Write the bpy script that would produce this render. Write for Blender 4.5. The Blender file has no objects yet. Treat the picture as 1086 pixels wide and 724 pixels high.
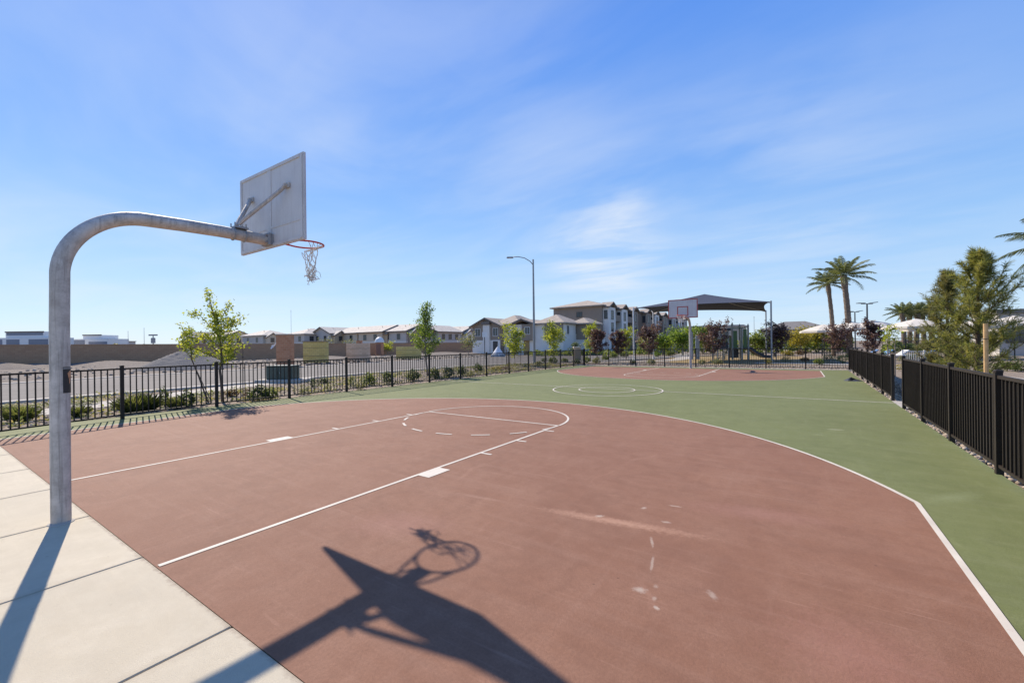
import bpy, math, random
import numpy as np
from mathutils import Vector, Matrix
R = math.radians
S = bpy.context.scene
COL = S.collection
rng = np.random.default_rng(7)

# ------------------------------------------------------------------ survey of the place
# eye point and direction of the photographer, used to turn sightings into ground coordinates
F_, YAW, Y0, CX, CY, CH, ROLL = 451.37, 0.59272, 365.309, 5.94086, -1.16817, 1.67670, -0.01213
FW = np.array([-math.sin(YAW), math.cos(YAW)]); RT = np.array([math.cos(YAW), math.sin(YAW)])
def at(u, d):
    """plan position seen in column u at distance d"""
    p = np.array([CX, CY]) + FW*d + RT*((u-543)/F_*d)
    return float(p[0]), float(p[1])
def zat(u, v, d):
    """height seen at (u, v) at distance d"""
    return CH + (Y0 + math.sin(ROLL)*(u-543) - v)/F_*d

# ------------------------------------------------------------------ mesh builder
class MB:
    def __init__(s): s.v = []; s.f = []
    def add(s, vs, fs):
        b = len(s.v); s.v += [tuple(map(float, q)) for q in vs]; s.f += [tuple(i+b for i in f) for f in fs]; return s
    def box(s, x0, x1, y0, y1, z0, z1, c=0.0):
        """axis aligned box, c = chamfer of the upright edges and the top"""
        if c <= 0:
            vs = [(x0,y0,z0),(x1,y0,z0),(x1,y1,z0),(x0,y1,z0),(x0,y0,z1),(x1,y0,z1),(x1,y1,z1),(x0,y1,z1)]
            return s.add(vs, [(3,2,1,0),(4,5,6,7),(0,1,5,4),(1,2,6,5),(2,3,7,6),(3,0,4,7)])
        def ring(i, z):
            return [(x0+i+c,y0+i,z),(x1-i-c,y0+i,z),(x1-i,y0+i+c,z),(x1-i,y1-i-c,z),(x1-i-c,y1-i,z),(x0+i+c,y1-i,z),(x0+i,y1-i-c,z),(x0+i,y0+i+c,z)]
        vs = ring(0,z0)+ring(0,z1-c)+ring(c,z1)
        fs = [tuple(range(7,-1,-1)), tuple(range(16,24))]
        for k in range(2):
            for i in range(8): j=(i+1)%8; fs.append((k*8+i,k*8+j,k*8+8+j,k*8+8+i))
        return s.add(vs, fs)
    def tube(s, pts, r, n=12, cap=True):
        pts = [np.array(p, float) for p in pts]; m = len(pts)
        rs = r if hasattr(r, '__len__') else [r]*m
        tang = []
        for i in range(m):
            a = pts[max(0,i-1)]; b = pts[min(m-1,i+1)]; t = b-a; tang.append(t/(np.linalg.norm(t)+1e-12))
        up = np.array([0,0,1.0]) if abs(tang[0][2]) < .9 else np.array([1.0,0,0])
        u = np.cross(tang[0], up); u /= np.linalg.norm(u)
        vs = []; fs = []
        for i in range(m):
            t = tang[i]; u = u - t*np.dot(u,t); u /= np.linalg.norm(u); w = np.cross(t,u)
            for k in range(n):
                a = 2*math.pi*k/n; vs.append(pts[i]+rs[i]*(math.cos(a)*u+math.sin(a)*w))
        for i in range(m-1):
            for k in range(n):
                j=(k+1)%n; fs.append((i*n+k,i*n+j,(i+1)*n+j,(i+1)*n+k))
        if cap: fs.append(tuple(range(n-1,-1,-1))); fs.append(tuple((m-1)*n+k for k in range(n)))
        return s.add(vs, fs)
    def prism(s, poly, z0, z1):
        n = len(poly)
        vs = [(x,y,z0) for x,y in poly]+[(x,y,z1) for x,y in poly]
        fs = [tuple(range(n-1,-1,-1)), tuple(range(n,2*n))]+[(i,(i+1)%n,n+(i+1)%n,n+i) for i in range(n)]
        return s.add(vs, fs)
    def sheet(s, poly, z): return s.add([(x,y,z) for x,y in poly], [tuple(range(len(poly)))])
    def strip(s, a, b, z):
        n=len(a); vs=[(x,y,z) for x,y in a]+[(x,y,z) for x,y in b]
        return s.add(vs, [(i,i+1,n+i+1,n+i) for i in range(n-1)])
    def torus(s, c, Rr, r, n=40, m=8):
        vs=[];fs=[]
        for i in range(n):
            a=2*math.pi*i/n
            for k in range(m):
                b=2*math.pi*k/m; q=Rr+r*math.cos(b); vs.append((c[0]+q*math.cos(a),c[1]+q*math.sin(a),c[2]+r*math.sin(b)))
        for i in range(n):
            for k in range(m): fs.append((i*m+k,((i+1)%n)*m+k,((i+1)%n)*m+(k+1)%m,i*m+(k+1)%m))
        return s.add(vs,fs)
    def slabquad(s, q, t):
        """thick slab under the quad q"""
        q=[np.array(p,float) for p in q]; n=np.cross(q[1]-q[0],q[2]-q[0]); n/=np.linalg.norm(n)
        if n[2]<0: n=-n
        vs=q+[p-n*t for p in q]; k=len(q)
        return s.add(vs,[tuple(range(k)),tuple(range(2*k-1,k-1,-1))]+[(i,k+i,k+(i+1)%k,(i+1)%k) for i in range(k)])

def mesh_np(name, V, Fc):
    me = bpy.data.meshes.new(name)
    V = np.asarray(V, np.float32); Fc = np.asarray(Fc, np.int32); k = Fc.shape[1]
    me.vertices.add(len(V)); me.vertices.foreach_set('co', V.ravel())
    me.loops.add(Fc.size); me.loops.foreach_set('vertex_index', Fc.ravel())
    me.polygons.add(len(Fc)); me.polygons.foreach_set('loop_start', np.arange(0, Fc.size, k, dtype=np.int32))
    me.update(calc_edges=True); return me
def link(name, me, mat, parent=None, smooth=False):
    o = bpy.data.objects.new(name, me); COL.objects.link(o)
    if mat: me.materials.append(mat)
    if smooth: me.polygons.foreach_set('use_smooth', [True]*len(me.polygons))
    if parent: o.parent = parent
    return o
def obj(name, mb, mat, parent=None, smooth=False, angle=None):
    me = bpy.data.meshes.new(name); me.from_pydata(mb.v, [], mb.f); me.validate(); me.update()
    o = link(name, me, mat, parent, smooth)
    if smooth and angle: me.set_sharp_from_angle(angle=R(angle))
    return o
def empty(name, loc, rz=0.0):
    o = bpy.data.objects.new(name, None); COL.objects.link(o); o.location = loc; o.rotation_euler = (0,0,rz); o.empty_display_size=.2
    return o
def tag(o, label, cat, group=None, kind=None):
    if label: o['label'] = label
    if cat: o['category'] = cat
    if group: o['group'] = group
    if kind: o['kind'] = kind
    return o
def thing(name, label, cat, loc=(0,0,0), rz=0.0, group=None): return tag(empty(name, loc, rz), label, cat, group)
def struct(name, mb, mat): o = obj(name, mb, mat); o['kind'] = 'structure'; return o
def dup(root, loc, rz=0.0, label=None, group=None, scale=1.0):
    def cp(o, par):
        c = o.copy(); COL.objects.link(c); c.parent = par
        for ch in list(kids.get(o.name, [])): cp(ch, c)
        return c
    kids = {}
    st = [root]
    while st:
        o = st.pop(); kids[o.name] = list(o.children); st += kids[o.name]
    c = cp(root, None); c.location = loc; c.rotation_euler = (0,0,rz); c.scale = (scale,)*3
    if label: c['label'] = label
    if group: c['group'] = group
    return c

# ------------------------------------------------------------------ materials
class NT:
    def __init__(s, name):
        s.m = bpy.data.materials.new(name); s.m.use_nodes = True; s.t = s.m.node_tree; s.t.nodes.clear()
        s.out = s.n('ShaderNodeOutputMaterial'); s.co = None
    def n(s, ty, **kw):
        x = s.t.nodes.new(ty)
        for k, v in kw.items(): setattr(x, k, v)
        return x
    def l(s, a, b): s.t.links.new(a, b)
    def coord(s):
        if not s.co: s.co = s.n('ShaderNodeTexCoord')
        return s.co.outputs['Object']
    def map(s, scale=(1,1,1), loc=(0,0,0), rot=(0,0,0)):
        m = s.n('ShaderNodeMapping'); m.inputs['Scale'].default_value = scale; m.inputs['Location'].default_value = loc; m.inputs['Rotation'].default_value = rot
        s.l(s.coord(), m.inputs[0]); return m.outputs[0]
    def noise(s, scale, detail=4, rough=.55, vec=None, dist=0):
        x = s.n('ShaderNodeTexNoise'); x.inputs['Scale'].default_value = scale; x.inputs['Detail'].default_value = detail; x.inputs['Roughness'].default_value = rough; x.inputs['Distortion'].default_value = dist
        s.l(vec if vec is not None else s.coord(), x.inputs['Vector']); return x.outputs['Fac']
    def ramp(s, fac, a, b, lo=0.0, hi=1.0):
        x = s.n('ShaderNodeMapRange'); x.clamp = True
        x.inputs[1].default_value = a; x.inputs[2].default_value = b; x.inputs[3].default_value = lo; x.inputs[4].default_value = hi
        s.l(fac, x.inputs[0]); return x.outputs[0]
    def mix(s, fac, a, b, mode='MIX'):
        x = s.n('ShaderNodeMix', data_type='RGBA', blend_type=mode)
        for sock, v in ((x.inputs[0], fac), (x.inputs[6], a), (x.inputs[7], b)):
            if hasattr(v, 'is_output'): s.l(v, sock)
            elif isinstance(v, (int, float)): sock.default_value = v
            else: sock.default_value = (*v, 1)
        return x.outputs[2]
    def math(s, op, a, b=None):
        x = s.n('ShaderNodeMath', operation=op)
        for i, v in enumerate((a, b)):
            if v is None: continue
            if hasattr(v, 'is_output'): s.l(v, x.inputs[i])
            else: x.inputs[i].default_value = v
        return x.outputs[0]
    def bsdf(s, col, rough=.7, metal=0.0, bump=None, bd=.01, spec=None, trans=None):
        p = s.n('ShaderNodeBsdfPrincipled')
        for sock, v in (('Base Color', col), ('Roughness', rough), ('Metallic', metal)):
            if hasattr(v, 'is_output'): s.l(v, p.inputs[sock])
            elif sock == 'Base Color': p.inputs[sock].default_value = (*v, 1)
            else: p.inputs[sock].default_value = v
        if spec is not None: p.inputs['Specular IOR Level'].default_value = spec
        if bump is not None:
            b = s.n('ShaderNodeBump'); b.inputs['Distance'].default_value = bd; b.inputs['Strength'].default_value = 1; s.l(bump, b.inputs['Height']); s.l(b.outputs[0], p.inputs['Normal'])
        sh = p.outputs[0]
        if trans:
            t = s.n('ShaderNodeBsdfTranslucent'); mx = s.n('ShaderNodeMixShader'); mx.inputs[0].default_value = trans[0]
            if hasattr(trans[1], 'is_output'): s.l(trans[1], t.inputs[0])
            else: t.inputs[0].default_value = (*trans[1], 1)
            s.l(sh, mx.inputs[1]); s.l(t.outputs[0], mx.inputs[2]); sh = mx.outputs[0]
        s.l(sh, s.out.inputs[0]); return s.m
_cache = {}
def simple(name, c, rough=.7, var=.18, scale=3.0, metal=0.0, bump=0.0, fine=40, spec=None):
    if name in _cache: return _cache[name]
    t = NT(name); n1 = t.noise(scale, 5); n2 = t.noise(fine, 3)
    d = [max(0,x*(1-var)) for x in c]; b = [min(1,x*(1+var)) for x in c]
    col = t.mix(t.ramp(n1,.3,.7), d, b); col = t.mix(t.ramp(n2,.3,.7,0,.35), col, [x*.8 for x in c])
    _cache[name] = t.bsdf(col, rough, metal, n2 if bump else None, bump, spec); return _cache[name]
def leafmat(name, cols, tr=.35, stain=None):
    if name in _cache: return _cache[name]
    t = NT(name); g = t.n('ShaderNodeNewGeometry'); r = g.outputs['Random Per Island']
    cr = t.n('ShaderNodeValToRGB'); e = cr.color_ramp.elements
    e[0].color = (*cols[0],1); e[1].color = (*cols[-1],1)
    for i, c in enumerate(cols[1:-1]): k = e.new((i+1)/(len(cols)-1)); k.color = (*c,1)
    t.l(r, cr.inputs[0]); big = t.noise(2.2, 2)
    col = t.mix(t.ramp(big,.35,.65,0,.45), cr.outputs[0], [x*.62 for x in cols[0]])
    br = t.mix(1.0, col, (1.9,1.75,1.0), 'MULTIPLY')
    _cache[name] = t.bsdf(col, .55, 0, None, .01, .35, (tr, br)); return _cache[name]

def court_mat(name, base, dark, light, spots, tint):
    t = NT(name)
    big = t.noise(.35, 5, .6); mid = t.noise(2.2, 6, .65); fine = t.noise(55, 3, .7); grit = t.noise(330, 2, .6)
    streak = t.noise(1.0, 5, .6, t.map((.5,7,1), rot=(0,0,.25)), .6)
    streak2 = t.noise(1.0, 5, .6, t.map((9,.6,1), rot=(0,0,.1)), .5)
    c = t.mix(t.ramp(big,.3,.72), dark, base)
    c = t.mix(t.ramp(mid,.42,.75,0,.6), c, light)
    pud = t.noise(.8, 4, .55); ringm = t.math('MULTIPLY', t.ramp(pud,.50,.545), t.ramp(pud,.60,.548)); c = t.mix(t.math('MULTIPLY', ringm, .28), c, [x*.78 for x in dark])
    med = t.noise(9, 5, .7); c = t.mix(t.ramp(med,.45,.72,0,.42), c, [x*.85 for x in dark])
    c = t.mix(t.ramp(streak,.52,.78,0,.35), c, tint)
    c = t.mix(t.ramp(streak2,.55,.8,0,.22), c, tint)
    c = t.mix(t.ramp(fine,.35,.7,0,.36), c, [x*.72 for x in dark])
    c = t.mix(t.ramp(grit,.4,.65,0,.34), c, [x*.6 for x in dark])
    # scattered small chips and hairline scratches
    vo = t.n('ShaderNodeTexVoronoi'); vo.inputs['Scale'].default_value = 1.7; t.l(t.map((1,1,0)), vo.inputs['Vector'])
    wob = t.noise(30, 3)
    chip = t.math('LESS_THAN', t.math('ADD', vo.outputs['Distance'], t.math('MULTIPLY', wob, .05)), .036)
    sel = t.math('GREATER_THAN', t.noise(.9, 2), .52)
    c = t.mix(t.math('MULTIPLY', t.math('MULTIPLY', chip, sel), .3), c, [min(1,x*1.6+.1) for x in light])
    vd = t.n('ShaderNodeTexVoronoi'); vd.inputs['Scale'].default_value = 2.6; t.l(t.map((1,1,0), (3.3,1.2,0)), vd.inputs['Vector'])
    dot = t.math('LESS_THAN', vd.outputs['Distance'], .022)
    c = t.mix(t.math('MULTIPLY', dot, .5), c, [x*.3 for x in dark])
    scr = t.n('ShaderNodeTexWave', wave_type='BANDS'); scr.inputs['Scale'].default_value = .35; scr.inputs['Distortion'].default_value = 14; scr.inputs['Detail'].default_value = 4; scr.inputs['Detail Scale'].default_value = .6
    t.l(t.coord(), scr.inputs['Vector'])
    sm = t.math('MULTIPLY', t.ramp(scr.outputs['Fac'], .985, 1.0), t.ramp(t.noise(1.4,3),   .55, .7, 0, .10))
    c = t.mix(sm, c, [min(1,x*1.5+.06) for x in light])
    for ang, sc_, loc in ((.5,(1.2,26,1),(0,0,0)), (-.9,(1.6,34,1),(5,2,0)), (2.1,(1.0,30,1),(9,4,0))):
        ns = t.noise(1.0, 3, .5, t.map(sc_, loc, (0,0,ang)), .35); c = t.mix(t.math('MULTIPLY', t.ramp(ns,.66,.74), t.ramp(t.noise(1.1,3),.46,.66,0,.30)), c, [min(1,x*1.25+.03) for x in light])
    for (x, y, ax, ay, rot, col, k, soft) in spots:      # worn and patched spots, and pale streaks, with a shape of their own
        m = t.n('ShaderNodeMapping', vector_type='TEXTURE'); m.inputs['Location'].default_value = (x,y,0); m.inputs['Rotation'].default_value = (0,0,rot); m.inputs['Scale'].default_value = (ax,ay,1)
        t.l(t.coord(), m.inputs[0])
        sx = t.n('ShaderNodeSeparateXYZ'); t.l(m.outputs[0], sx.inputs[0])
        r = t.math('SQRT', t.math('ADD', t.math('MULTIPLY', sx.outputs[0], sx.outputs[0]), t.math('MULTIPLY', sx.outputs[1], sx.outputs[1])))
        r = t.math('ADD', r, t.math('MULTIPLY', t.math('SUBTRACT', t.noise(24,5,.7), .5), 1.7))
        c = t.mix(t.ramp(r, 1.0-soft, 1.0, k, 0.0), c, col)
    return t.bsdf(c, .82, 0, t.math('ADD', fine, t.math('MULTIPLY', grit, .6)), .0025, .3)

W = (.58,.52,.43)
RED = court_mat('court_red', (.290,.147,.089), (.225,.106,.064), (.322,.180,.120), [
    (4.5,2.68,.90,.095,.13,(.43,.25,.165),.70,.85), (3.0,2.50,.42,.05,.12,(.35,.21,.15),.4,.85),  # long pale streak with a fainter one beside it
    (5.03,1.70,.055,.045,.3,W,.42,.75), (5.11,1.80,.022,.03,0,W,.28,.8), (5.14,1.65,.02,.035,.2,W,.28,.8), (5.18,1.56,.02,.03,.4,W,.45,.6),
    (4.88,3.37,.085,.022,.1,W,.38,.7), (4.90,2.92,.05,.03,.1,W,.35,.7), (4.32,2.72,.05,.03,.8,W,.45,.6), (4.62,3.15,.04,.025,1.2,W,.4,.6),
    (4.90,2.45,.016,.12,.35,W,.35,.6), (5.0,2.1,.014,.14,.2,W,.3,.6), (5.45,1.9,.03,.07,.6,W,.3,.7),
    (2.8,1.55,.6,.35,.5,(.36,.19,.15),.3,.9), (5.6,3.6,.8,.25,.2,(.36,.19,.15),.3,.9), (6.2,1.7,.5,.5,.5,(.36,.17,.13),.3,.9)],
    (.345,.205,.145))
GREEN = court_mat('court_green', (.182,.204,.076), (.140,.160,.056), (.220,.232,.100), [
    (6.5,8.9,.16,.06,.2,(.36,.36,.24),.55,.6), (6.2,8.2,.12,.03,.4,(.34,.35,.22),.4,.6), (3.2,12.2,.3,.06,.1,(.30,.31,.2),.3,.8),
    (1.0,16.2,1.2,.1,.05,(.28,.29,.18),.3,.9), (7.3,5.2,.5,.14,.9,(.24,.27,.14),.4,.9)], (.235,.25,.14))
def line_mat():
    t = NT('line_paint'); w = t.noise(26,4,.7); b = t.noise(3,3)
    c = t.mix(t.ramp(b,.3,.7), (.63,.575,.48), (.53,.475,.395)); c = t.mix(t.ramp(w,.60,.74,0,.5), c, (.42,.27,.21)); return t.bsdf(c,.75)
LINE = line_mat()
def concrete(name, c, mott=.16):
    t = NT(name); a = t.noise(1.1,6,.65); b = t.noise(9,5,.6); f = t.noise(160,3,.7); s = t.noise(1,4,.6,t.map((1.2,14,1),rot=(0,0,.1)))
    g = t.n('ShaderNodeNewGeometry'); isl = g.outputs['Random Per Island']
    col = t.mix(t.ramp(a,.3,.72), [x*(1-mott) for x in c], c); col = t.mix(t.ramp(b,.45,.75,0,.4), col, [x*.86 for x in c])
    col = t.mix(t.ramp(s,.5,.8,0,.3), col, [min(1,x*1.1) for x in c]); col = t.mix(t.ramp(f,.4,.7,0,.25), col, [x*.68 for x in c])
    col = t.mix(t.ramp(isl,0,1,0,.22), col, [x*.80 for x in c])
    sp = t.n('ShaderNodeTexVoronoi'); sp.inputs['Scale'].default_value = 5; t.l(t.map((1,1,0)), sp.inputs['Vector'])
    col = t.mix(t.math('MULTIPLY', t.math('LESS_THAN', sp.outputs['Distance'], .05), .35), col, [x*.45 for x in c])
    sy = t.n('ShaderNodeSeparateXYZ'); t.l(t.coord(), sy.inputs[0])
    if name == 'slab_concrete':   # paint and grit tracked over the edge of the court
        e = t.ramp(t.math('ADD', sy.outputs[1], t.math('MULTIPLY', t.math('SUBTRACT', t.noise(14,5,.7), .5), .10)), -.03, .02); neg = t.math('LESS_THAN', sy.outputs[1], .5)
        col = t.mix(t.math('MULTIPLY', t.math('MULTIPLY', e, neg), .75), col, (.17,.10,.07))
    if name == 'slab_concrete':   # dirt held beside the open joints
        fr = t.math('PINGPONG', t.math('ADD', sy.outputs[0], 9.30), .775); fr = t.math('ADD', fr, t.math('MULTIPLY', t.math('SUBTRACT', t.noise(7,5,.7), .5), .16))
        col = t.mix(t.math('MULTIPLY', t.ramp(fr, .07, .0), .32), col, [c[0]*.55, c[1]*.5, c[2]*.45])
    st_ = t.ramp(t.math('MULTIPLY', t.noise(.55,5,.7), t.noise(3.1,4,.7)), .22, .36, 0, .28); col = t.mix(st_, col, [c[0]*.70, c[1]*.67, c[2]*.62])
    return t.bsdf(col,.85,0,f,.003,.3)
SLAB = concrete('slab_concrete', (.60,.53,.395), .2); KERB = concrete('kerb_concrete', (.50,.46,.40)); PATHC = concrete('path_concrete', (.46,.42,.36))
def asphalt():
    t = NT('asphalt'); a = t.noise(.25,5,.6); b = t.noise(40,3,.7); s = t.noise(1,4,.6,t.map((2.2,.12,1)))
    c = t.mix(t.ramp(a,.3,.7), (.150,.135,.120), (.195,.178,.158)); c = t.mix(t.ramp(s,.45,.7,0,.5), c, (.23,.21,.185)); c = t.mix(t.ramp(b,.35,.7,0,.3), c, (.09,.085,.08))
    return t.bsdf(c,.9,0,b,.004,.25)
ASPH = asphalt()
def earth(name, a, b, c, sc=.2):
    t = NT(name); n = t.noise(sc,6,.65); m = t.noise(sc*14,5,.7); f = t.noise(45,3,.7)
    col = t.mix(t.ramp(n,.3,.7), a, b); col = t.mix(t.ramp(m,.42,.7,0,.6), col, c); col = t.mix(t.ramp(f,.35,.7,0,.45), col, [x*.5 for x in a]); return t.bsdf(col,.95,0,f,.02,.15)
DIRT = earth('desert_dirt', (.24,.19,.145), (.30,.245,.19), (.34,.285,.225))
LOT = earth('building_lot_dirt', (.19,.16,.13), (.25,.215,.18), (.30,.265,.225), .12)
MULCH = earth('planting_bed', (.26,.205,.15), (.33,.265,.20), (.40,.33,.255), .5)
STRAW = earth('dormant_lawn', (.30,.215,.11), (.36,.27,.14), (.26,.22,.11), .4)
GRAVELM = earth('gravel_mound', (.20,.185,.17), (.25,.235,.215), (.16,.15,.14), .8)
SCREEN = simple('black_screen_mesh', (.016,.013,.011), .9, .25, 9)
FENCE = simple('bronze_black_metal', (.026,.019,.014), .58, .2, 5, 0, 0, 40, .3)
def galv():
    t = NT('galvanised_steel'); a = t.noise(7,5,.65); v = t.n('ShaderNodeTexVoronoi'); v.inputs['Scale'].default_value = 55; t.l(t.coord(), v.inputs['Vector'])
    dr = t.noise(1,5,.65,t.map((26,26,1.3)), .8); f = t.noise(120,3); sc = t.noise(1,3,.5,t.map((30,30,6),rot=(.5,.3,0)))
    c = t.mix(t.ramp(a,.35,.68), (.34,.32,.29), (.55,.52,.48)); c = t.mix(t.ramp(v.outputs['Color'],.2,.9,0,.3), c, (.62,.59,.55))
    c = t.mix(t.ramp(dr,.5,.68,0,.6), c, (.19,.175,.16)); c = t.mix(t.ramp(sc,.66,.72,0,.5), c, (.6,.6,.58)); c = t.mix(t.ramp(t.noise(2.4,4),.56,.72,0,.5), c, (.29,.25,.21))
    return t.bsdf(c, t.ramp(a,.3,.7,  .62,.50), .12, f, .0012)
GALV = galv()
def board_mat():
    t = NT('backboard_panel'); a = t.noise(2.2,5,.65); d = t.noise(1,5,.6,t.map((11,11,1.0)),.6); f = t.noise(60,3)
    c = t.mix(t.ramp(a,.3,.7), (.56,.56,.56), (.67,.67,.66)); c = t.mix(t.ramp(d,.5,.72,0,.45), c, (.44,.42,.40)); c = t.mix(t.ramp(f,.5,.75,0,.2), c, (.4,.39,.37)); return t.bsdf(c,.5,0,None,.01,.4,(.10,(.8,.8,.8)))
BOARD = board_mat()
ORANGE = simple('rim_orange_paint', (.55,.055,.03), .45, .2, 20)
TRIM = simple('trim_red_paint', (.42,.06,.05), .5, .2, 6)
NETM = simple('net_twine', (.62,.60,.56), .9, .2, 12)
BARK = simple('bark_brown', (.13,.095,.07), .95, .3, 14, 0, .01, 60)
BARKP = simple('bark_pale', (.26,.215,.17), .95, .25, 14, 0, .006, 60)
PINEB = simple('bark_pine', (.11,.075,.052), .95, .3, 10, 0, .015, 40)
WOOD = simple('stake_wood', (.52,.33,.15), .8, .2, 8)
STAKE = simple('weathered_stake', (.20,.145,.10), .9, .2, 10)
ROOFP = simple('roof_tile_pale', (.50,.455,.39), .85, .22, 1.5, 0, .03, 7)
ROOFT = simple('roof_tile_taupe', (.38,.32,.255), .85, .2, 1.5, 0, .03, 7)
ROOFD = simple('roof_tile_grey', (.20,.185,.17), .85, .2, 1.5, 0, .03, 7)
STW = simple('stucco_white', (.74,.71,.66), .92, .06, .6, 0, .004, 30)
STT = simple('stucco_taupe', (.29,.235,.185), .92, .08, .6, 0, .004, 30)
STG = simple('stucco_grey', (.47,.445,.41), .92, .08, .6, 0, .004, 30)
STB = simple('stucco_beige', (.56,.48,.37), .92, .08, .6, 0, .004, 30)
STN = simple('stucco_tan', (.45,.355,.24), .92, .08, .6, 0, .004, 30)
FASC = simple('fascia_dark', (.17,.14,.12), .7)
WFR = simple('window_trim_white', (.70,.69,.66), .6, .05)
DFR = simple('window_trim_dark', (.06,.055,.05), .6, .05)
def glass():
    t = NT('window_glass'); return t.bsdf((.035,.042,.05), .08, 0, None, .01, .6)
GLASS = glass()
SAIL = None
def fabric(name, c, tr):
    t = NT(name); a = t.noise(1.2,4); w = t.noise(1,3,.5,t.map((60,60,60)))
    col = t.mix(t.ramp(a,.3,.7), [x*.9 for x in c], c); col = t.mix(t.ramp(w,.3,.7,0,.2), col, [x*.75 for x in c]); return t.bsdf(col,.85,0,None,.01,.2,(tr,c))
SAIL = fabric('shade_sail_grey', (.062,.074,.108), .03)
CREAM = fabric('umbrella_cream', (.84,.79,.70), .30)
WHITE = simple('white_paint', (.74,.74,.72), .5, .05)
WFAB = fabric('white_tarp', (.80,.81,.83), .2)
DKM = simple('dark_grey_metal', (.055,.055,.058), .5, .15, 4, .3)
GREYM = simple('grey_painted_metal', (.30,.31,.32), .5, .1, 4, .3)
TXG = simple('transformer_green', (.050,.075,.060), .5, .1, 3)
PLG = simple('play_green_plastic', (.10,.17,.055), .5, .15, 3)
PLT = simple('play_taupe_metal', (.34,.33,.29), .5, .1, 3)
PLD = simple('play_dark_plastic', (.035,.036,.045), .45, .1, 3)
PLB = simple('play_pale_blue', (.36,.42,.50), .5, .1, 3)
BLUE = simple('blue_cushion', (.10,.22,.42), .8, .1, 3)
BLACKV = simple('black_vinyl', (.02,.02,.022), .5, .2, 30)
def blockwall():
    t = NT('split_block'); br = t.n('ShaderNodeTexBrick'); br.inputs['Scale'].default_value = 1; br.inputs['Brick Width'].default_value=.42; br.inputs['Row Height'].default_value=.21; br.inputs['Mortar Size'].default_value=.012
    br.inputs['Color1'].default_value=(.40,.235,.135,1); br.inputs['Color2'].default_value=(.46,.285,.170,1); br.inputs['Mortar'].default_value=(.31,.19,.115,1)
    sx = t.n('ShaderNodeSeparateXYZ'); t.l(t.coord(), sx.inputs[0]); cb = t.n('ShaderNodeCombineXYZ'); t.l(t.math('ADD',sx.outputs[0],sx.outputs[1]), cb.inputs[0]); t.l(sx.outputs[2], cb.inputs[1]); t.l(cb.outputs[0], br.inputs['Vector'])
    c = t.mix(t.ramp(t.noise(.4,4),.3,.7,0,.4), br.outputs[0], (.35,.21,.125)); return t.bsdf(c,.95,0,t.noise(30,3),.01)
BLOCK = blockwall()
def brick(name, c1, c2, mo, bw=.24, rh=.085):
    t = NT(name); br = t.n('ShaderNodeTexBrick'); br.inputs['Scale'].default_value=1; br.inputs['Brick Width'].default_value=bw; br.inputs['Row Height'].default_value=rh; br.inputs['Mortar Size'].default_value=.01
    br.inputs['Color1'].default_value=(*c1,1); br.inputs['Color2'].default_value=(*c2,1); br.inputs['Mortar'].default_value=(*mo,1)
    sx = t.n('ShaderNodeSeparateXYZ'); t.l(t.coord(), sx.inputs[0]); cb = t.n('ShaderNodeCombineXYZ'); t.l(t.math('ADD',sx.outputs[0],sx.outputs[1]), cb.inputs[0]); t.l(sx.outputs[2], cb.inputs[1]); t.l(cb.outputs[0], br.inputs['Vector'])
    return t.bsdf(t.mix(t.ramp(t.noise(3,4),.35,.7,0,.4), br.outputs[0], c1),.9)
BRICK = brick('red_brick', (.46,.19,.09), (.58,.28,.15), (.55,.40,.27), .4, .2)
PANY = brick('yellow_blocks', (.56,.43,.13), (.68,.54,.20), (.36,.28,.12), .42, .21)
PANP = brick('pinkish_blocks', (.60,.41,.27), (.72,.52,.36), (.42,.30,.21), .42, .21)
LF_YG = leafmat('leaf_yellow_green', [(.12,.17,.025),(.24,.31,.04),(.35,.39,.055),(.43,.43,.08)], .5)
LF_YG2 = leafmat('leaf_fresh_green', [(.06,.11,.02),(.14,.22,.032),(.25,.33,.055)], .48)
LF_YL = leafmat('leaf_golden', [(.20,.19,.03),(.32,.27,.04),(.40,.34,.06)], .4)
LF_PU = leafmat('leaf_purple', [(.06,.036,.042),(.11,.062,.068),(.16,.095,.098),(.22,.15,.12)], .3)
LF_DK = leafmat('leaf_dark_green', [(.05,.08,.025),(.08,.115,.035),(.12,.15,.05)], .35)
LF_GR = leafmat('leaf_mid_green', [(.09,.13,.03),(.15,.20,.045),(.22,.26,.07)], .42)
LF_SG = leafmat('leaf_sage', [(.13,.15,.07),(.20,.22,.11),(.27,.27,.15)], .38)
LF_MX = leafmat('leaf_mixed_dry', [(.12,.16,.05),(.20,.24,.08),(.30,.27,.13),(.36,.30,.18),(.16,.20,.07)], .38)
LF_GS = leafmat('grass_blade', [(.12,.16,.055),(.19,.23,.085),(.27,.28,.13)], .4)
LF_BR = leafmat('leaf_rusty', [(.09,.05,.025),(.15,.08,.035),(.13,.12,.04)], .3)
LF_PI = leafmat('needles_olive', [(.11,.135,.038),(.18,.205,.058),(.27,.275,.088),(.34,.31,.125)], .46)
LF_PB = leafmat('needles_brownish', [(.12,.13,.05),(.18,.18,.07),(.25,.22,.10)], .42)
LF_PM = leafmat('palm_leaf', [(.085,.11,.04),(.14,.17,.065),(.20,.21,.10)], .32)

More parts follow.
